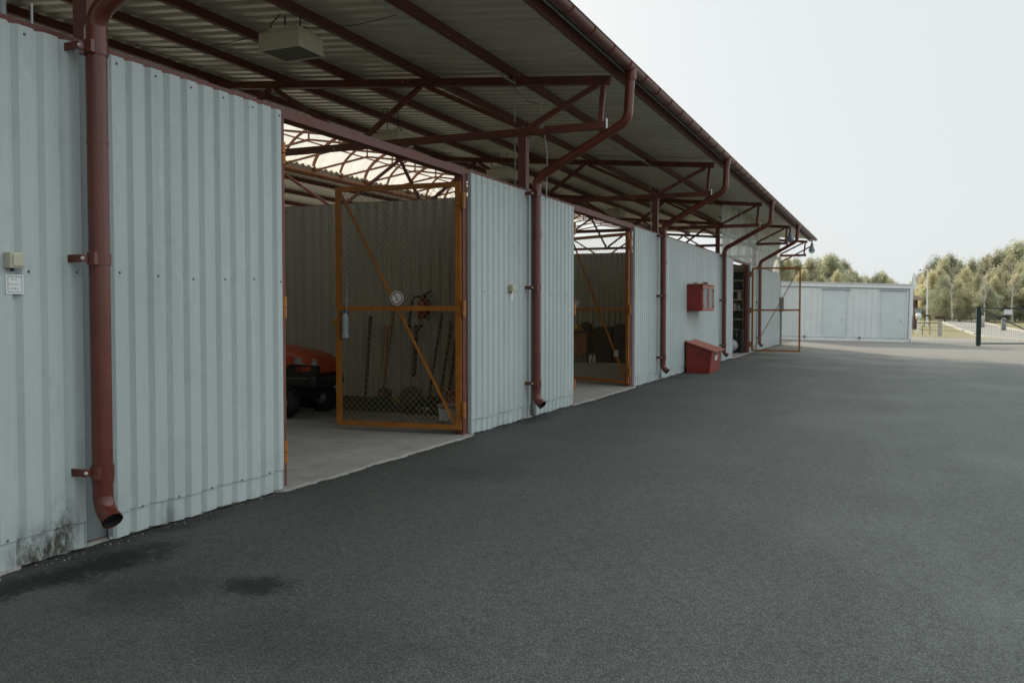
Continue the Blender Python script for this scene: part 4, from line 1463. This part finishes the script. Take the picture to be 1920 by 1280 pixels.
# ------------------------------------------------------------------ third bay: shelving
SY = 30.55
o = thing('shelving_rack', (-4.95, SY, FL), 'steel shelving rack packed with dark boxes inside the third opening', 'shelving')
sx0, sx1 = -5.75, -4.56
for x in (sx0, sx1):
    for y in (SY - .22, SY + .25):
        m_ = MB(); m_.span((x - .02, y - .02, FL), (x + .02, y + .02, 2.62)); m_.build('upright', M['grey_box'], o)
SHZ = [.80, 1.14, 1.46, 1.79, 2.10, 2.43]
for z in SHZ:
    m_ = MB(); m_.span((sx0, SY - .24, z - .03), (sx1, SY + .27, z)); m_.build('shelf', M['plank_white'], o)


def store(x0, x1, z, h, m, name, label, cat, bev=.02):
    m_ = MB(); m_.span((x0, SY - .20, z + .001), (x1, SY + .2, z + h)); tag(m_.build(name, m, bevel=bev), label, cat)


store(-5.0, -4.6, 2.43, .27, M['dark_plastic'], 'storage_box', 'black box on the top shelf of the rack', 'box')
store(-5.55, -5.1, 2.43, .24, M['dark_stuff'], 'storage_box', 'dark box further in on the top shelf of the rack', 'box')
store(-5.02, -4.62, 2.10, .22, M['dark_stuff'], 'folded_tarp', 'dark folded tarpaulin on the second shelf down', 'tarp', .06)
store(-5.02, -4.78, 1.79, .24, M['dark_plastic'], 'storage_box', 'small black box on the third shelf beside a pale panel', 'box')
store(-4.75, -4.62, 1.79, .25, M['plank_white'], 'cardboard_panel', 'pale cardboard box on the third shelf of the rack', 'box', .004)
for x, h, m, lb in ((-4.98, .24, 'sign_white', 'white canister on the fourth shelf of the rack'), (-4.86, .22, 'plank_white', 'cream canister beside the white one on the fourth shelf'), (-4.72, .17, 'galv', 'short steel can on the fourth shelf of the rack')):
    jar(x, SY - .05, 1.46, .065, h, M[m], 'canister', lb, 'canister')
store(-5.0, -4.6, 1.14, .21, M['dark_plastic'], 'tool_case', 'black tool case on the fifth shelf of the rack', 'case')
jar(-4.93, SY - .21, 1.142, .025, .12, M['white_plastic'], 'small_flask', 'tiny white flask in front of the black tool case', 'flask')
store(-4.85, -4.6, .80, .20, M['dark_stuff'], 'storage_box', 'dark box on the lowest shelf beside a copper can', 'box')
jar(-4.93, SY - .1, .80, .06, .16, M['brass'], 'copper_can', 'copper coloured can on the lowest shelf of the rack', 'can')
o = thing('air_compressor', (-4.86, SY - .55, FL), 'compressor with round grey tank on the floor of the third opening', 'compressor')
m_ = MB(); m_.lathe([(0, -.50), (.07, -.49), (.15, -.45), (.20, -.36), (.205, -.3), (.205, .22), (.19, .30), (.1, .36), (0, .38)], (-4.87, SY - .35, .27), (0, 1, 0), 30); m_.build('tank', M['tank'], o)
m_ = MB(); m_.lathe([(0, -.512), (.02, -.51), (.025, -.49)], (-4.87, SY - .35, .27), (0, 1, 0), 12); m_.build('plug', M['galv'], o)
m_ = MB(); m_.span((-5.0, SY - .65, .485), (-4.66, SY - .15, .74)); m_.lathe([(0, 0), (.09, 0), (.1, .1), (.06, .18), (0, .18)], (-4.74, SY - .5, .6), (0, -1, 0), 14); m_.build('motor', M['dark_plastic'], o, bevel=.03)
for x in (-5.0, -4.74):
    m_ = MB(); m_.span((x - .02, SY - .62, FL), (x + .02, SY - .5, .12)); m_.build('foot', M['dark_plastic'], o)
m_ = MB(); m_.span((-4.62, SY - .60, FL), (-4.50, SY - .28, .80)); tag(m_.build('gas_box', M['dark_plastic'], bevel=.02), 'upright black case between the grey tank and the third gate post', 'case')

# ------------------------------------------------------------------ site container
CZ = 43.5
cr = at_depth(1709, 643, CZ)
tilt = R(1.3)
CL, CH, CD = 6.9, 2.86, 2.5
o = thing('site_container', (cr.x, cr.y, cr.z), 'white site container with two plain doors beyond the end of the shed', 'container')
o.rotation_euler = (0, tilt, YAW)
CM = Matrix.Translation(cr) @ Euler((0, tilt, YAW)).to_matrix().to_4x4()
MBuild = MB.build


def cpart(mb, name, mats, parent, bevel=0.0):
    me = mb.mesh(name, mats); ob = bpy.data.objects.new(name, me); col.objects.link(ob); ob.parent = parent
    if bevel:
        bb = ob.modifiers.new('bevel', 'BEVEL'); bb.width = bevel; bb.segments = 2
    return ob


# local frame: x runs to the left end at -CL, y away from the camera, z up
m_ = MB()
n = 22
xs = [-.19 - (CL - .38) * k / n for k in range(n + 1)]
for a, b_ in zip(xs[:-1], xs[1:]):
    m_.span((b_ + .004, .05, .20), (a - .004, .07, CH - .26))
m_.span((-CL + .1, .071, .15), (-.1, CD - .05, CH - .2), 1)
cpart(m_, 'wall', [M['cabinet_white'], M['cabinet_seam']], o)
m_ = MB(); m_.span((-CL, .0, .02), (0, .16, .17)); m_.span((-CL, CD - .16, .02), (0, CD, .17)); m_.span((-.16, .16, .02), (0, CD - .16, .17)); m_.span((-CL, .16, .02), (-CL + .16, CD - .16, .17))
cpart(m_, 'base_rail', M['cabinet_rail'], o, .01)
m_ = MB(); m_.span((-CL, .0, CH - .22), (0, .16, CH - .06)); m_.span((-CL, CD - .16, CH - .22), (0, CD, CH - .06)); m_.span((-.16, .16, CH - .22), (0, CD - .16, CH - .06)); m_.span((-CL, .16, CH - .22), (-CL + .16, CD - .16, CH - .06))
m_.span((-CL + .02, .02, CH - .06), (-.02, CD - .02, CH - .04), 1)
m_.span((-CL - .01, -.015, CH - .04), (.01, CD + .01, CH))
cpart(m_, 'roof', [M['cabinet_rail'], M['cabinet_seam']], o)
for x in (-.16, -CL):
    for y in (.0, CD - .16):
        m_ = MB(); m_.span((x, y, .17), (x + .16, y + .16, CH - .22)); cpart(m_, 'corner_post', M['cabinet_rail'], o, .01)


def lx_of(px):
    return (px - 1709) / FPX * CZ


for (pa, pb, hpx) in ((1543, 1585, 1580), (1652, 1696, 1690)):
    xa, xb = lx_of(pa), lx_of(pb)
    m_ = MB(); m_.span((xa, .028, .20), (xb, .046, CH - .36))
    d = cpart(m_, 'door', M['cabinet_door'], o)
    m_ = MB()
    m_.span((xa - .05, .020, .18), (xa - .004, .048, CH - .34)); m_.span((xb + .004, .020, .18), (xb + .05, .048, CH - .34)); m_.span((xa - .004, .020, CH - .356), (xb + .004, .048, CH - .335))
    m_.span((xa - .14, -.03, CH - .33), (xb + .22 if pb < 1650 else xb + .08, .048, CH - .315), 1)
    cpart(m_, 'frame', [M['cabinet_door'], M['cabinet_seam']], d)
    hx_ = lx_of(hpx)
    m_ = MB(); m_.span((hx_ - .035, .012, .98), (hx_ + .035, .0275, 1.24)); m_.beam((hx_, -.02, 1.12), (hx_ - .14, -.02, 1.12), .02, .025); m_.beam((hx_, .012, 1.12), (hx_, -.03, 1.12), .02, .02)
    cpart(m_, 'handle', M['sign_white'], d)
m_ = MB()
for px_ in (1508, 1611):
    m_.box((lx_of(px_), -.03, .19), (.05, .05, .10)); m_.box((lx_of(px_), -.03, .23), (.12, .06, .03))
m_.lathe([(0, -.01), (.05, -.01), (.05, .02)], (-.08, .0, .10), (0, -1, 0), 10)
cpart(m_, 'drain_spout', M['screw'], o)
m_ = MB(); m_.tube([(-.05, .05, CH), (-.05, .05, CH + .35)], .012, 6); cpart(m_, 'vent_rod', M['grey_box'], o)

# narrow white panel on a thin pole standing behind the container
pc = at_depth(1714.2, 528, 58)
o = thing('panel_pole', (pc.x, pc.y, gz(pc.x)), 'narrow white upright panel on a thin pole rising behind the container end', 'pole')
hz_ = 13.5 * 58 / FPX
m_ = MB(); m_.box((pc.x, pc.y, pc.z), (.21, .06, hz_ * 2), 0, Matrix.Rotation(YAW, 3, 'Z')); m_.build('panel', M['cabinet_white'], o, bevel=.01)
m_ = MB(); m_.tube([(pc.x - .02, pc.y + .07, gz(pc.x)), (pc.x - .02, pc.y + .07, pc.z + hz_ + .1)], .022, 8); m_.build('pole', M['grey_box'], o)

# ------------------------------------------------------------------ fence and gate beside the container
def fpt(px, zc=41.0, py=640):
    p = at_depth(px, py, zc); return Vector((p.x, p.y, gz(p.x)))


def wire_panel(mb, a, b, z0, z1, sp, t, mi=0):
    L = (b - a).length; n = int(L / sp); d = (b - a).normalized()
    for k in range(n + 1):
        p = a + d * (L * k / n)
        mb.beam(p + Vector((0, 0, z0)), p + Vector((0, 0, z1)), t, t, mi)
    for z in (z0, (z0 + z1) / 2, z1):
        mb.beam(a + Vector((0, 0, z)), b + Vector((0, 0, z)), t * 1.6, t * 1.6, mi)


FZ = 41.0
a, b_ = fpt(1712, FZ), fpt(1829, FZ)
o = thing('mesh_fence', a, 'low see-through wire fence panel beside the white container', 'fence')
m_ = MB(); wire_panel(m_, a, b_, .06, 1.62, .10, .007); m_.build('wire_panel', M['green_wire'], o)
a, b_ = fpt(1834, FZ), fpt(1834, FZ)
m_ = MB(); zt_ = at_depth(1834, 576, FZ).z
m_.span((a.x - .09, a.y - .09, a.z - .1), (a.x + .09, a.y + .09, zt_)); m_.span((a.x - .10, a.y - .10, zt_), (a.x + .10, a.y + .10, zt_ + .03))
m_.box((a.x - .12, a.y, a.z + .55), (.12, .06, .04))
tag(m_.build('gate_post', M['green_fence']), 'thick dark green post between the fence and the yard gate', 'post')
a, b_ = fpt(1838, FZ), fpt(1975, FZ)
b_.z = a.z
o = thing('yard_gate', a, 'dark green yard gate with a diagonal brace and wire infill', 'gate')
zt_ = at_depth(1838, 578, FZ).z - a.z
z0_ = at_depth(1838, 644, FZ).z - a.z
m_ = MB()
V3 = Vector
m_.beam(a + V3((0, 0, z0_)), a + V3((0, 0, zt_)), .055, .055); m_.beam(b_ + V3((0, 0, z0_)), b_ + V3((0, 0, zt_)), .055, .055)
m_.beam(a + V3((0, 0, z0_)), b_ + V3((0, 0, z0_)), .055, .055); m_.beam(a + V3((0, 0, zt_)), b_ + V3((0, 0, zt_)), .055, .055)
m_.build('frame', M['green_fence'], o)
m_ = MB(); m_.beam(a + V3((.05, 0, zt_ - .06)), b_ + V3((-.05, 0, z0_ + .06)), .045, .045); m_.build('brace', M['green_fence'], o)
m_ = MB(); wire_panel(m_, a, b_, z0_ + .02, zt_ - .02, .10, .008); m_.build('wire_panel', M['green_wire'], o)
m_ = MB(); c = at_depth(1890, 585, FZ - .1); m_.box(c, (.36, .02, .22), 0, Matrix.Rotation(YAW, 3, 'Z')); m_.build('sign_plate', M['sign_white'], o)


def upright(px, py_base, py_top, zc, w, m, name, label, cat):
    p = at_depth(px, py_base, zc); g_ = gz(p.x); t_ = at_depth(px, py_top, zc).z
    m_ = MB(); m_.lathe([(0, -.1), (w, -.1), (w, t_ - g_ - w * .6), (w * .7, t_ - g_), (0, t_ - g_)], (p.x, p.y, g_), (0, 0, 1), 12)
    return tag(m_.build(name, m), label, cat)


upright(1842, 601, 592, 95, .22, M['kerb'], 'bollard', 'pale bollard on the verge just right of the gate post', 'bollard')
upright(1882, 607, 596, 80, .20, M['blue_grey'], 'bollard', 'blue-grey bollard on the verge crossed by the gate brace', 'bollard')
upright(1799, 592, 586, 150, .25, M['kerb'], 'bollard', 'far pale bollard at the foot of the trees', 'bollard')
# street lamp
p = at_depth(1738, 592, 95); g_ = gz(p.x)
o = thing('street_lamp', (p.x, p.y, g_), 'tall pale street lamp in front of the trees past the container', 'street lamp')
tz = at_depth(1738, 508, 95).z
m_ = MB(); m_.tube([(p.x, p.y, g_), (p.x, p.y, tz)], [.085, .05], 10); m_.build('pole', M['cabinet_rail'], o)
q = at_depth(1725, 507, 95)
m_ = MB(); m_.tube(fillet([(p.x, p.y, tz - .02), (p.x, p.y, tz + .1), (q.x, q.y, tz + .12)], .3), .05, 8); m_.build('arm', M['cabinet_rail'], o)
m_ = MB(); m_.lathe([(0, .06), (.14, .03), (.2, -.03), (0, -.07)], (q.x, q.y, tz + .12), (0, 0, 1), 14); m_.build('lamp_head', M['grey_box'], o)
# kiosk
zk = 78
p = at_depth(1706, 600, zk); g_ = gz(p.x)
o = thing('kiosk', (p.x, p.y, g_), 'small brown roofed wooden kiosk just past the container end', 'kiosk')
m_ = MB(); m_.span((p.x - 1.8, p.y, g_), (p.x + .62, p.y + 1.8, 2.35)); m_.build('wall', M['brown_roof'], o)
m_ = MB(); m_.hexa([(p.x - 2.2, p.y - .4, 2.35), (p.x + 1.05, p.y - .4, 2.35), (p.x + 1.05, p.y + 2.2, 2.35), (p.x - 2.2, p.y + 2.2, 2.35), (p.x - 1.8, p.y + .6, 2.75), (p.x + .7, p.y + .6, 2.75), (p.x + .7, p.y + 1.2, 2.75), (p.x - 1.8, p.y + 1.2, 2.75)]); m_.build('roof', M['brown_roof'], o)
m_ = MB(); m_.span((p.x - .4, p.y - .03, 1.0), (p.x + .28, p.y - .002, 1.75)); m_.build('hatch', M['sign_white'], o)
c = at_depth(1722, 583, 66); m_ = MB(); m_.box(c, (.5, .06, .38), 0, Matrix.Rotation(YAW, 3, 'Z')); m_.tube([(c.x, c.y, c.z), (c.x, c.y, gz(c.x) - .05)], .04, 8)
tag(m_.build('info_board', M['blue_grey']), 'small blue-grey board on a post beside the kiosk', 'board')
c = at_depth(1722, 592, 62); m_ = MB(); m_.lathe([(0, -.25), (.16, -.22), (.2, 0), (.14, .16), (0, .2)], c, (0, 0, 1), 14); m_.tube([c, (c.x, c.y, gz(c.x) - .05)], .08, 8)
tag(m_.build('litter_bin', M['cabinet_rail']), 'round pale litter bin below the blue-grey board', 'bin')
# low dark bench at the lamp's foot and the barrier pedestal with its rail
c = at_depth(1738.5, 593, 88); g_ = gz(c.x)
o = thing('bench', (c.x, c.y, g_), 'dark low bench at the foot of the street lamp', 'bench')
m_ = MB(); m_.span((c.x - .30, c.y - .2, c.z), (c.x + .30, c.y + .2, c.z + .17)); m_.build('seat', M['dark_wood'], o)
for s_ in (-.24, .24):
    m_ = MB(); m_.span((c.x + s_ - .03, c.y - .15, g_), (c.x + s_ + .03, c.y + .15, c.z)); m_.build('leg', M['dark_wood'], o)
c = at_depth(1761, 598, 56); g_ = gz(c.x)
o = thing('barrier_post', (c.x, c.y, g_), 'barrier pedestal with a dark cap and a long low rail', 'barrier')
m_ = MB(); m_.span((c.x - .10, c.y - .10, g_), (c.x + .16, c.y + .10, c.z - .0)); m_.build('pedestal', M['kerb'], o)
m_ = MB(); m_.span((c.x - .26, c.y - .18, c.z + .003), (c.x + .26, c.y + .18, c.z + .19)); m_.build('cap', M['dark_wood'], o)
m_ = MB(); e_ = at_depth(1700, 605.5, 56); m_.beam((c.x - .10, c.y, e_.z), (e_.x, e_.y, e_.z), .05, .06); m_.build('rail', M['green_wire'], o)
c = at_depth(1737, 603, 58); g_ = gz(c.x)
o2 = MB(); pts = []
for k in range(13):
    a_ = math.pi * k / 12; pts.append(Vector((c.x + .22 * math.cos(a_), c.y, g_ + .5 + .28 * math.sin(a_))))
o2.tube([Vector((pts[0].x, c.y, g_))] + pts + [Vector((pts[-1].x, c.y, g_))], .022, 8)
tag(o2.build('bike_hoop', M['green_wire']), 'dark arched cycle hoop on the grass past the container', 'hoop')

# ------------------------------------------------------------------ trees
def crown_mesh(name, seed, H, Wd, n, leaf, mat, low=.12, lobes=15, shape='round'):
    rnd = random.Random(seed); mb = MB(); L = []
    for i in range(lobes):
        t = (i + rnd.random()) / lobes
        z = H * (low + (1 - low) * t * .93)
        env = math.sin(math.pi * min(1, .10 + .86 * t) ** .8) if shape == 'round' else (1.0 - .8 * t)
        rr_ = Wd * .5 * max(.18, env) * rnd.uniform(.1, 1.0)
        an = rnd.uniform(0, 6.28)
        L.append((Vector((rr_ * math.cos(an), rr_ * math.sin(an), z)), Wd * rnd.uniform(.13, .27) * (1 - .45 * t), H * rnd.uniform(.05, .12)))
    tot = sum(l[1] ** 2 for l in L)
    for (c, rx, rz) in L:
        for _ in range(int(n * rx * rx / tot)):
            d = Vector((rnd.gauss(0, 1), rnd.gauss(0, 1), rnd.gauss(0, 1))).normalized() * (rnd.uniform(.12, 1.0) ** .5 * rnd.choice((1.0, 1.0, 1.18, 1.4)))
            p = c + Vector((d.x * rx, d.y * rx, d.z * rz * 1.15))
            u = Vector((rnd.gauss(0, 1), rnd.gauss(0, 1), rnd.gauss(0, 1))).normalized(); v = u.orthogonal().normalized()
            s_ = leaf * rnd.uniform(.5, 1.25)
            mb.face([p - u * s_ * .5, p + v * s_ * .32, p + u * s_ * .5, p - v * s_ * .32])
    return mb.mesh(name, mat), L


def trunk_mesh(name, seed, H, L, mat, r0=.18):
    rnd = random.Random(seed); mb = MB()
    pts = [Vector((rnd.gauss(0, .01) * H * (k / 6), rnd.gauss(0, .01) * H * (k / 6), H * .93 * k / 6)) for k in range(7)]
    mb.tube(pts, [r0 * (1 - .13 * k) for k in range(7)], 8)
    for (c, rx, rz) in L[2:]:
        b0 = max(.15 * H, c.z - .16 * H); k = min(5, int(b0 / (H * .93) * 6)); f = b0 / (H * .93) * 6 - k
        s0 = pts[k].lerp(pts[k + 1], min(1, f))
        mb.tube([s0, s0.lerp(c, .5) + Vector((0, 0, .02 * H)), c], [r0 * .38, r0 * .24, r0 * .08], 6)
    return mb.mesh(name, mat)


KINDS = {
    'broad': ('broadleaf_tree', 'grey-green rounded broadleaf tree in the wood beyond the yard', 'broad grey-green trees of the far wood', M['leaf_green'], M['bark'], 15, 7.5),
    'olive': ('broadleaf_tree', 'olive-coloured bushy tree in the wood beyond the yard', 'olive bushy trees of the far wood', M['leaf_olive'], M['bark'], 15, 7.0),
    'yellow': ('birch_tree', 'yellowing birch tree at the sunny edge of the wood', 'yellowing birches at the edge of the wood', M['leaf_yellow'], M['birch'], 14, 6.6),
}
PROTO = {}
for i, (k, v) in enumerate(KINDS.items()):
    for j in range(2):
        cm, L = crown_mesh('crown', 40 + i * 10 + j, v[5], v[6], 17000, .31, v[3], low=.10 if k != 'yellow' else .14, lobes=46)
        tm = trunk_mesh('trunk', 70 + i * 10 + j, v[5], L, v[4], .20 if k != 'yellow' else .15)
        PROTO[k, j] = (tm, cm, v[5])
TREES = [  # pixel column, pixel row of the top, distance, kind
    (1708, 528, 235, 'olive'), (1722, 512, 225, 'broad'), (1738, 500, 215, 'olive'), (1752, 481, 205, 'broad'), (1768, 484, 195, 'olive'),
    (1783, 476, 205, 'broad'), (1800, 486, 200, 'broad'), (1818, 484, 195, 'broad'), (1836, 490, 205, 'broad'), (1850, 476, 205, 'olive'),
    (1868, 468, 198, 'olive'), (1885, 462, 200, 'broad'), (1902, 453, 190, 'broad'), (1920, 450, 195, 'olive'), (1942, 455, 190, 'broad'), (1965, 452, 190, 'olive'),
    (1990, 455, 195, 'broad'), (1745, 510, 172, 'yellow'), (1762, 505, 165, 'yellow'), (1780, 530, 160, 'olive'), (1810, 505, 158, 'yellow'), (1822, 520, 150, 'yellow'),
    (1840, 522, 156, 'olive'), (1856, 512, 160, 'yellow'), (1874, 502, 165, 'olive'), (1893, 478, 168, 'yellow'), (1912, 492, 160, 'olive'), (1930, 490, 165, 'yellow'),
    (1955, 500, 160, 'yellow'), (1790, 500, 185, 'olive'),
    (1772, 515, 152, 'broad'), (1798, 522, 148, 'olive'), (1833, 512, 150, 'olive'), (1850, 530, 140, 'broad'), (1866, 520, 148, 'yellow'), (1886, 508, 150, 'olive'), (1904, 515, 146, 'yellow'),
    (1922, 505, 150, 'broad'), (1940, 515, 148, 'yellow'), (1968, 505, 150, 'olive'), (2010, 470, 190, 'broad'), (2045, 460, 190, 'olive'), (2090, 458, 190, 'broad'), (2140, 455, 190, 'olive'),
    (2190, 450, 190, 'broad'), (2250, 450, 190, 'olive'), (2030, 500, 155, 'yellow'), (2075, 505, 155, 'olive'), (2130, 500, 150, 'broad'), (1728, 520, 175, 'yellow'), (1736, 535, 165, 'olive'),
    (1452, 486, 205, 'olive'), (1474, 484, 200, 'yellow'), (1494, 484, 205, 'broad'), (1512, 490, 195, 'yellow'), (1530, 484, 205, 'broad'), (1548, 480, 200, 'olive'),
    (1564, 480, 195, 'broad'), (1580, 486, 200, 'broad'), (1592, 505, 205, 'broad'), (1606, 520, 230, 'broad'), (1620, 517, 225, 'broad'), (1636, 520, 240, 'olive'), (1651, 508, 245, 'broad'),
    (1664, 521, 250, 'olive'), (1678, 529, 260, 'broad'), (1692, 532, 260, 'olive'), (1612, 518, 215, 'olive'), (1628, 522, 210, 'broad'), (1643, 512, 220, 'broad'), (1657, 512, 215, 'olive'), (1670, 523, 225, 'olive'), (1602, 508, 210, 'olive'), (1460, 482, 190, 'broad'), (1520, 484, 190, 'olive'), (1555, 478, 190, 'broad'), (1505, 505, 165, 'yellow'), (1570, 510, 170, 'yellow'), (1540, 515, 165, 'olive'),
]
cnt = {}
for (px, py, zc, k) in TREES:
    zc *= random.uniform(.97, 1.03)
    p = at_depth(px, 590, zc); top = at_depth(px, py, zc).z; g_ = -.35
    j = cnt.get(k, 0) % 2; cnt[k] = cnt.get(k, 0) + 1
    tm, cm, h0 = PROTO[k, j]
    s_ = (top - g_) / (h0 * 1.0)
    nm, lb, gr, *_ = KINDS[k]
    o = thing(nm, (p.x, p.y, g_), lb, 'tree', gr)
    o.rotation_euler = (0, 0, random.uniform(0, 6.28)); wv = random.uniform(1.0, 1.35) * max(1.0, .85 / max(s_, .01) ** .4)
    o.scale = (s_ * wv, s_ * wv, s_)
    for nm2, me in (('trunk', tm), ('crown', cm)):
        c = bpy.data.objects.new(nm2, me); col.objects.link(c); c.parent = o
# bare pale birch stem standing out at the edge of the wood
for px, pyt, zc, lb, sd in ((1897, 498, 138, 'bare white birch stem standing out before the trees above the gate', 4), (1785, 515, 135, 'thin pale birch stem at the foot of the wood past the street lamp', 7),
                            (1846, 510, 136, 'thin pale birch stem behind the pale bollard beside the gate post', 12)):
    p = at_depth(px, 592, zc); H = at_depth(px, pyt, zc).z
    o = thing('bare_birch', (p.x, p.y, -.35), lb, 'tree')
    rnd = random.Random(sd); m_ = MB()
    pts = [Vector((p.x + rnd.gauss(0, .12), p.y, -.35 + (H + .3) * k / 7)) for k in range(8)]
    m_.tube(pts, [(.15 if sd == 4 else .10) * (1 - .11 * k) for k in range(8)], 8)
    m_.build('trunk', M['birch'], o)
    for k in range(3, 8):
        for s_ in (-1, 1):
            m_ = MB(); m_.tube([pts[k], pts[k] + Vector((s_ * rnd.uniform(.3, .7), 0, rnd.uniform(.6, 1.2))), pts[k] + Vector((s_ * rnd.uniform(.5, 1.0), 0, rnd.uniform(1.4, 2.2)))], [.04, .028, .01], 6)
            m_.build('branch', M['birch'], o)
# shrub layer closing the foot of the wood
m_ = MB(); rnd = random.Random(9)
for _ in range(26000):
    px = rnd.uniform(1420, 2060); zc = rnd.uniform(190, 235)
    p = at_depth(px, 590, zc); hmax = 3.2 + 2.2 * math.sin(px * .06) + 1.5 * math.sin(px * .21)
    z = -.4 + abs(hmax) * rnd.random() ** .8 + rnd.random() * .8
    u = Vector((rnd.gauss(0, 1), rnd.gauss(0, 1), rnd.gauss(0, 1))).normalized(); v = u.orthogonal().normalized(); s_ = rnd.uniform(.35, .8)
    q = Vector((p.x, p.y, z)); m_.face([q - u * s_ * .5, q + v * s_ * .35, q + u * s_ * .5, q - v * s_ * .35])
ug = m_.build('undergrowth', M['leaf_olive']); ug['kind'] = 'stuff'
ug['label'] = 'low olive undergrowth along the foot of the far wood'; ug['category'] = 'shrubs'

# ------------------------------------------------------------------ light
SUN_H = Vector((-.6, .8, 0)).normalized()      # horizontal direction towards the sun
EL = R(23)
to_sun = Vector((SUN_H.x * math.cos(EL), SUN_H.y * math.cos(EL), math.sin(EL)))
sl = bpy.data.lights.new('sun', 'SUN'); sl.energy = 5.0; sl.angle = R(.6); sl.color = (1, .87, .70)
so = bpy.data.objects.new('sun', sl); col.objects.link(so); so.location = (-40, 60, 40)
so.rotation_euler = (-to_sun).to_track_quat('-Z', 'Y').to_euler()

w = bpy.data.worlds.new('World'); scene.world = w; w.use_nodes = True
nt = w.node_tree; bg = nt.nodes['Background']
sky = nt.nodes.new('ShaderNodeTexSky'); sky.sky_type = 'NISHITA'; sky.sun_disc = False
sky.sun_elevation = EL; sky.sun_rotation = math.atan2(SUN_H.x, SUN_H.y)
sky.dust_density = 4.0; sky.air_density = 1.0; sky.ozone_density = 1.5
# hazy bright sky: the physical sky pulled towards a flat white haze, brighter overhead and towards the sun
geo = nt.nodes.new('ShaderNodeTexCoord')
sep = nt.nodes.new('ShaderNodeSeparateXYZ'); nt.links.new(geo.outputs['Generated'], sep.inputs[0])
dot = nt.nodes.new('ShaderNodeVectorMath'); dot.operation = 'DOT_PRODUCT'; nt.links.new(geo.outputs['Generated'], dot.inputs[0]); dot.inputs[1].default_value = SUN_H
m1 = nt.nodes.new('ShaderNodeMapRange'); m1.interpolation_type = 'SMOOTHSTEP'; nt.links.new(dot.outputs['Value'], m1.inputs[0])
for i, x in enumerate((-.8, .5, .62, 1.0)):
    m1.inputs[i + 1].default_value = x
m2 = nt.nodes.new('ShaderNodeMapRange'); m2.interpolation_type = 'SMOOTHSTEP'; nt.links.new(sep.outputs[2], m2.inputs[0])
for i, x in enumerate((.36, .80, 1.0, 2.05)):
    m2.inputs[i + 1].default_value = x
mm = nt.nodes.new('ShaderNodeMath'); mm.operation = 'MULTIPLY'; nt.links.new(m1.outputs[0], mm.inputs[0]); nt.links.new(m2.outputs[0], mm.inputs[1])
m3 = nt.nodes.new('ShaderNodeMapRange'); m3.interpolation_type = 'SMOOTHSTEP'; nt.links.new(sep.outputs[0], m3.inputs[0])  # side glow added outside the frame to lift the walls and roof underside
for i, x in enumerate((.35, .95, 1.0, 1.8)):
    m3.inputs[i + 1].default_value = x
mq = nt.nodes.new('ShaderNodeMath'); mq.operation = 'MULTIPLY'; nt.links.new(mm.outputs[0], mq.inputs[0]); nt.links.new(m3.outputs[0], mq.inputs[1]); mm = mq
hz = nt.nodes.new('ShaderNodeMix'); hz.data_type = 'RGBA'; hz.blend_type = 'MULTIPLY'; hz.inputs[0].default_value = 1
hz.inputs[6].default_value = (7.95, 8.45, 8.65, 1); nt.links.new(mm.outputs[0], hz.inputs[7])
mx = nt.nodes.new('ShaderNodeMix'); mx.data_type = 'RGBA'; mx.inputs[0].default_value = .93
nt.links.new(sky.outputs[0], mx.inputs[6]); nt.links.new(hz.outputs[2], mx.inputs[7])
nt.links.new(mx.outputs[2], bg.inputs['Color']); bg.inputs['Strength'].default_value = .10

scene.view_settings.view_transform = 'Standard'
scene.view_settings.look = 'None'
scene.view_settings.exposure = 0
scene.render.engine = 'CYCLES'
scene.cycles.max_bounces = 8
scene.cycles.diffuse_bounces = 5
scene.cycles.transparent_max_bounces = 12
scene.cycles.use_denoising = True
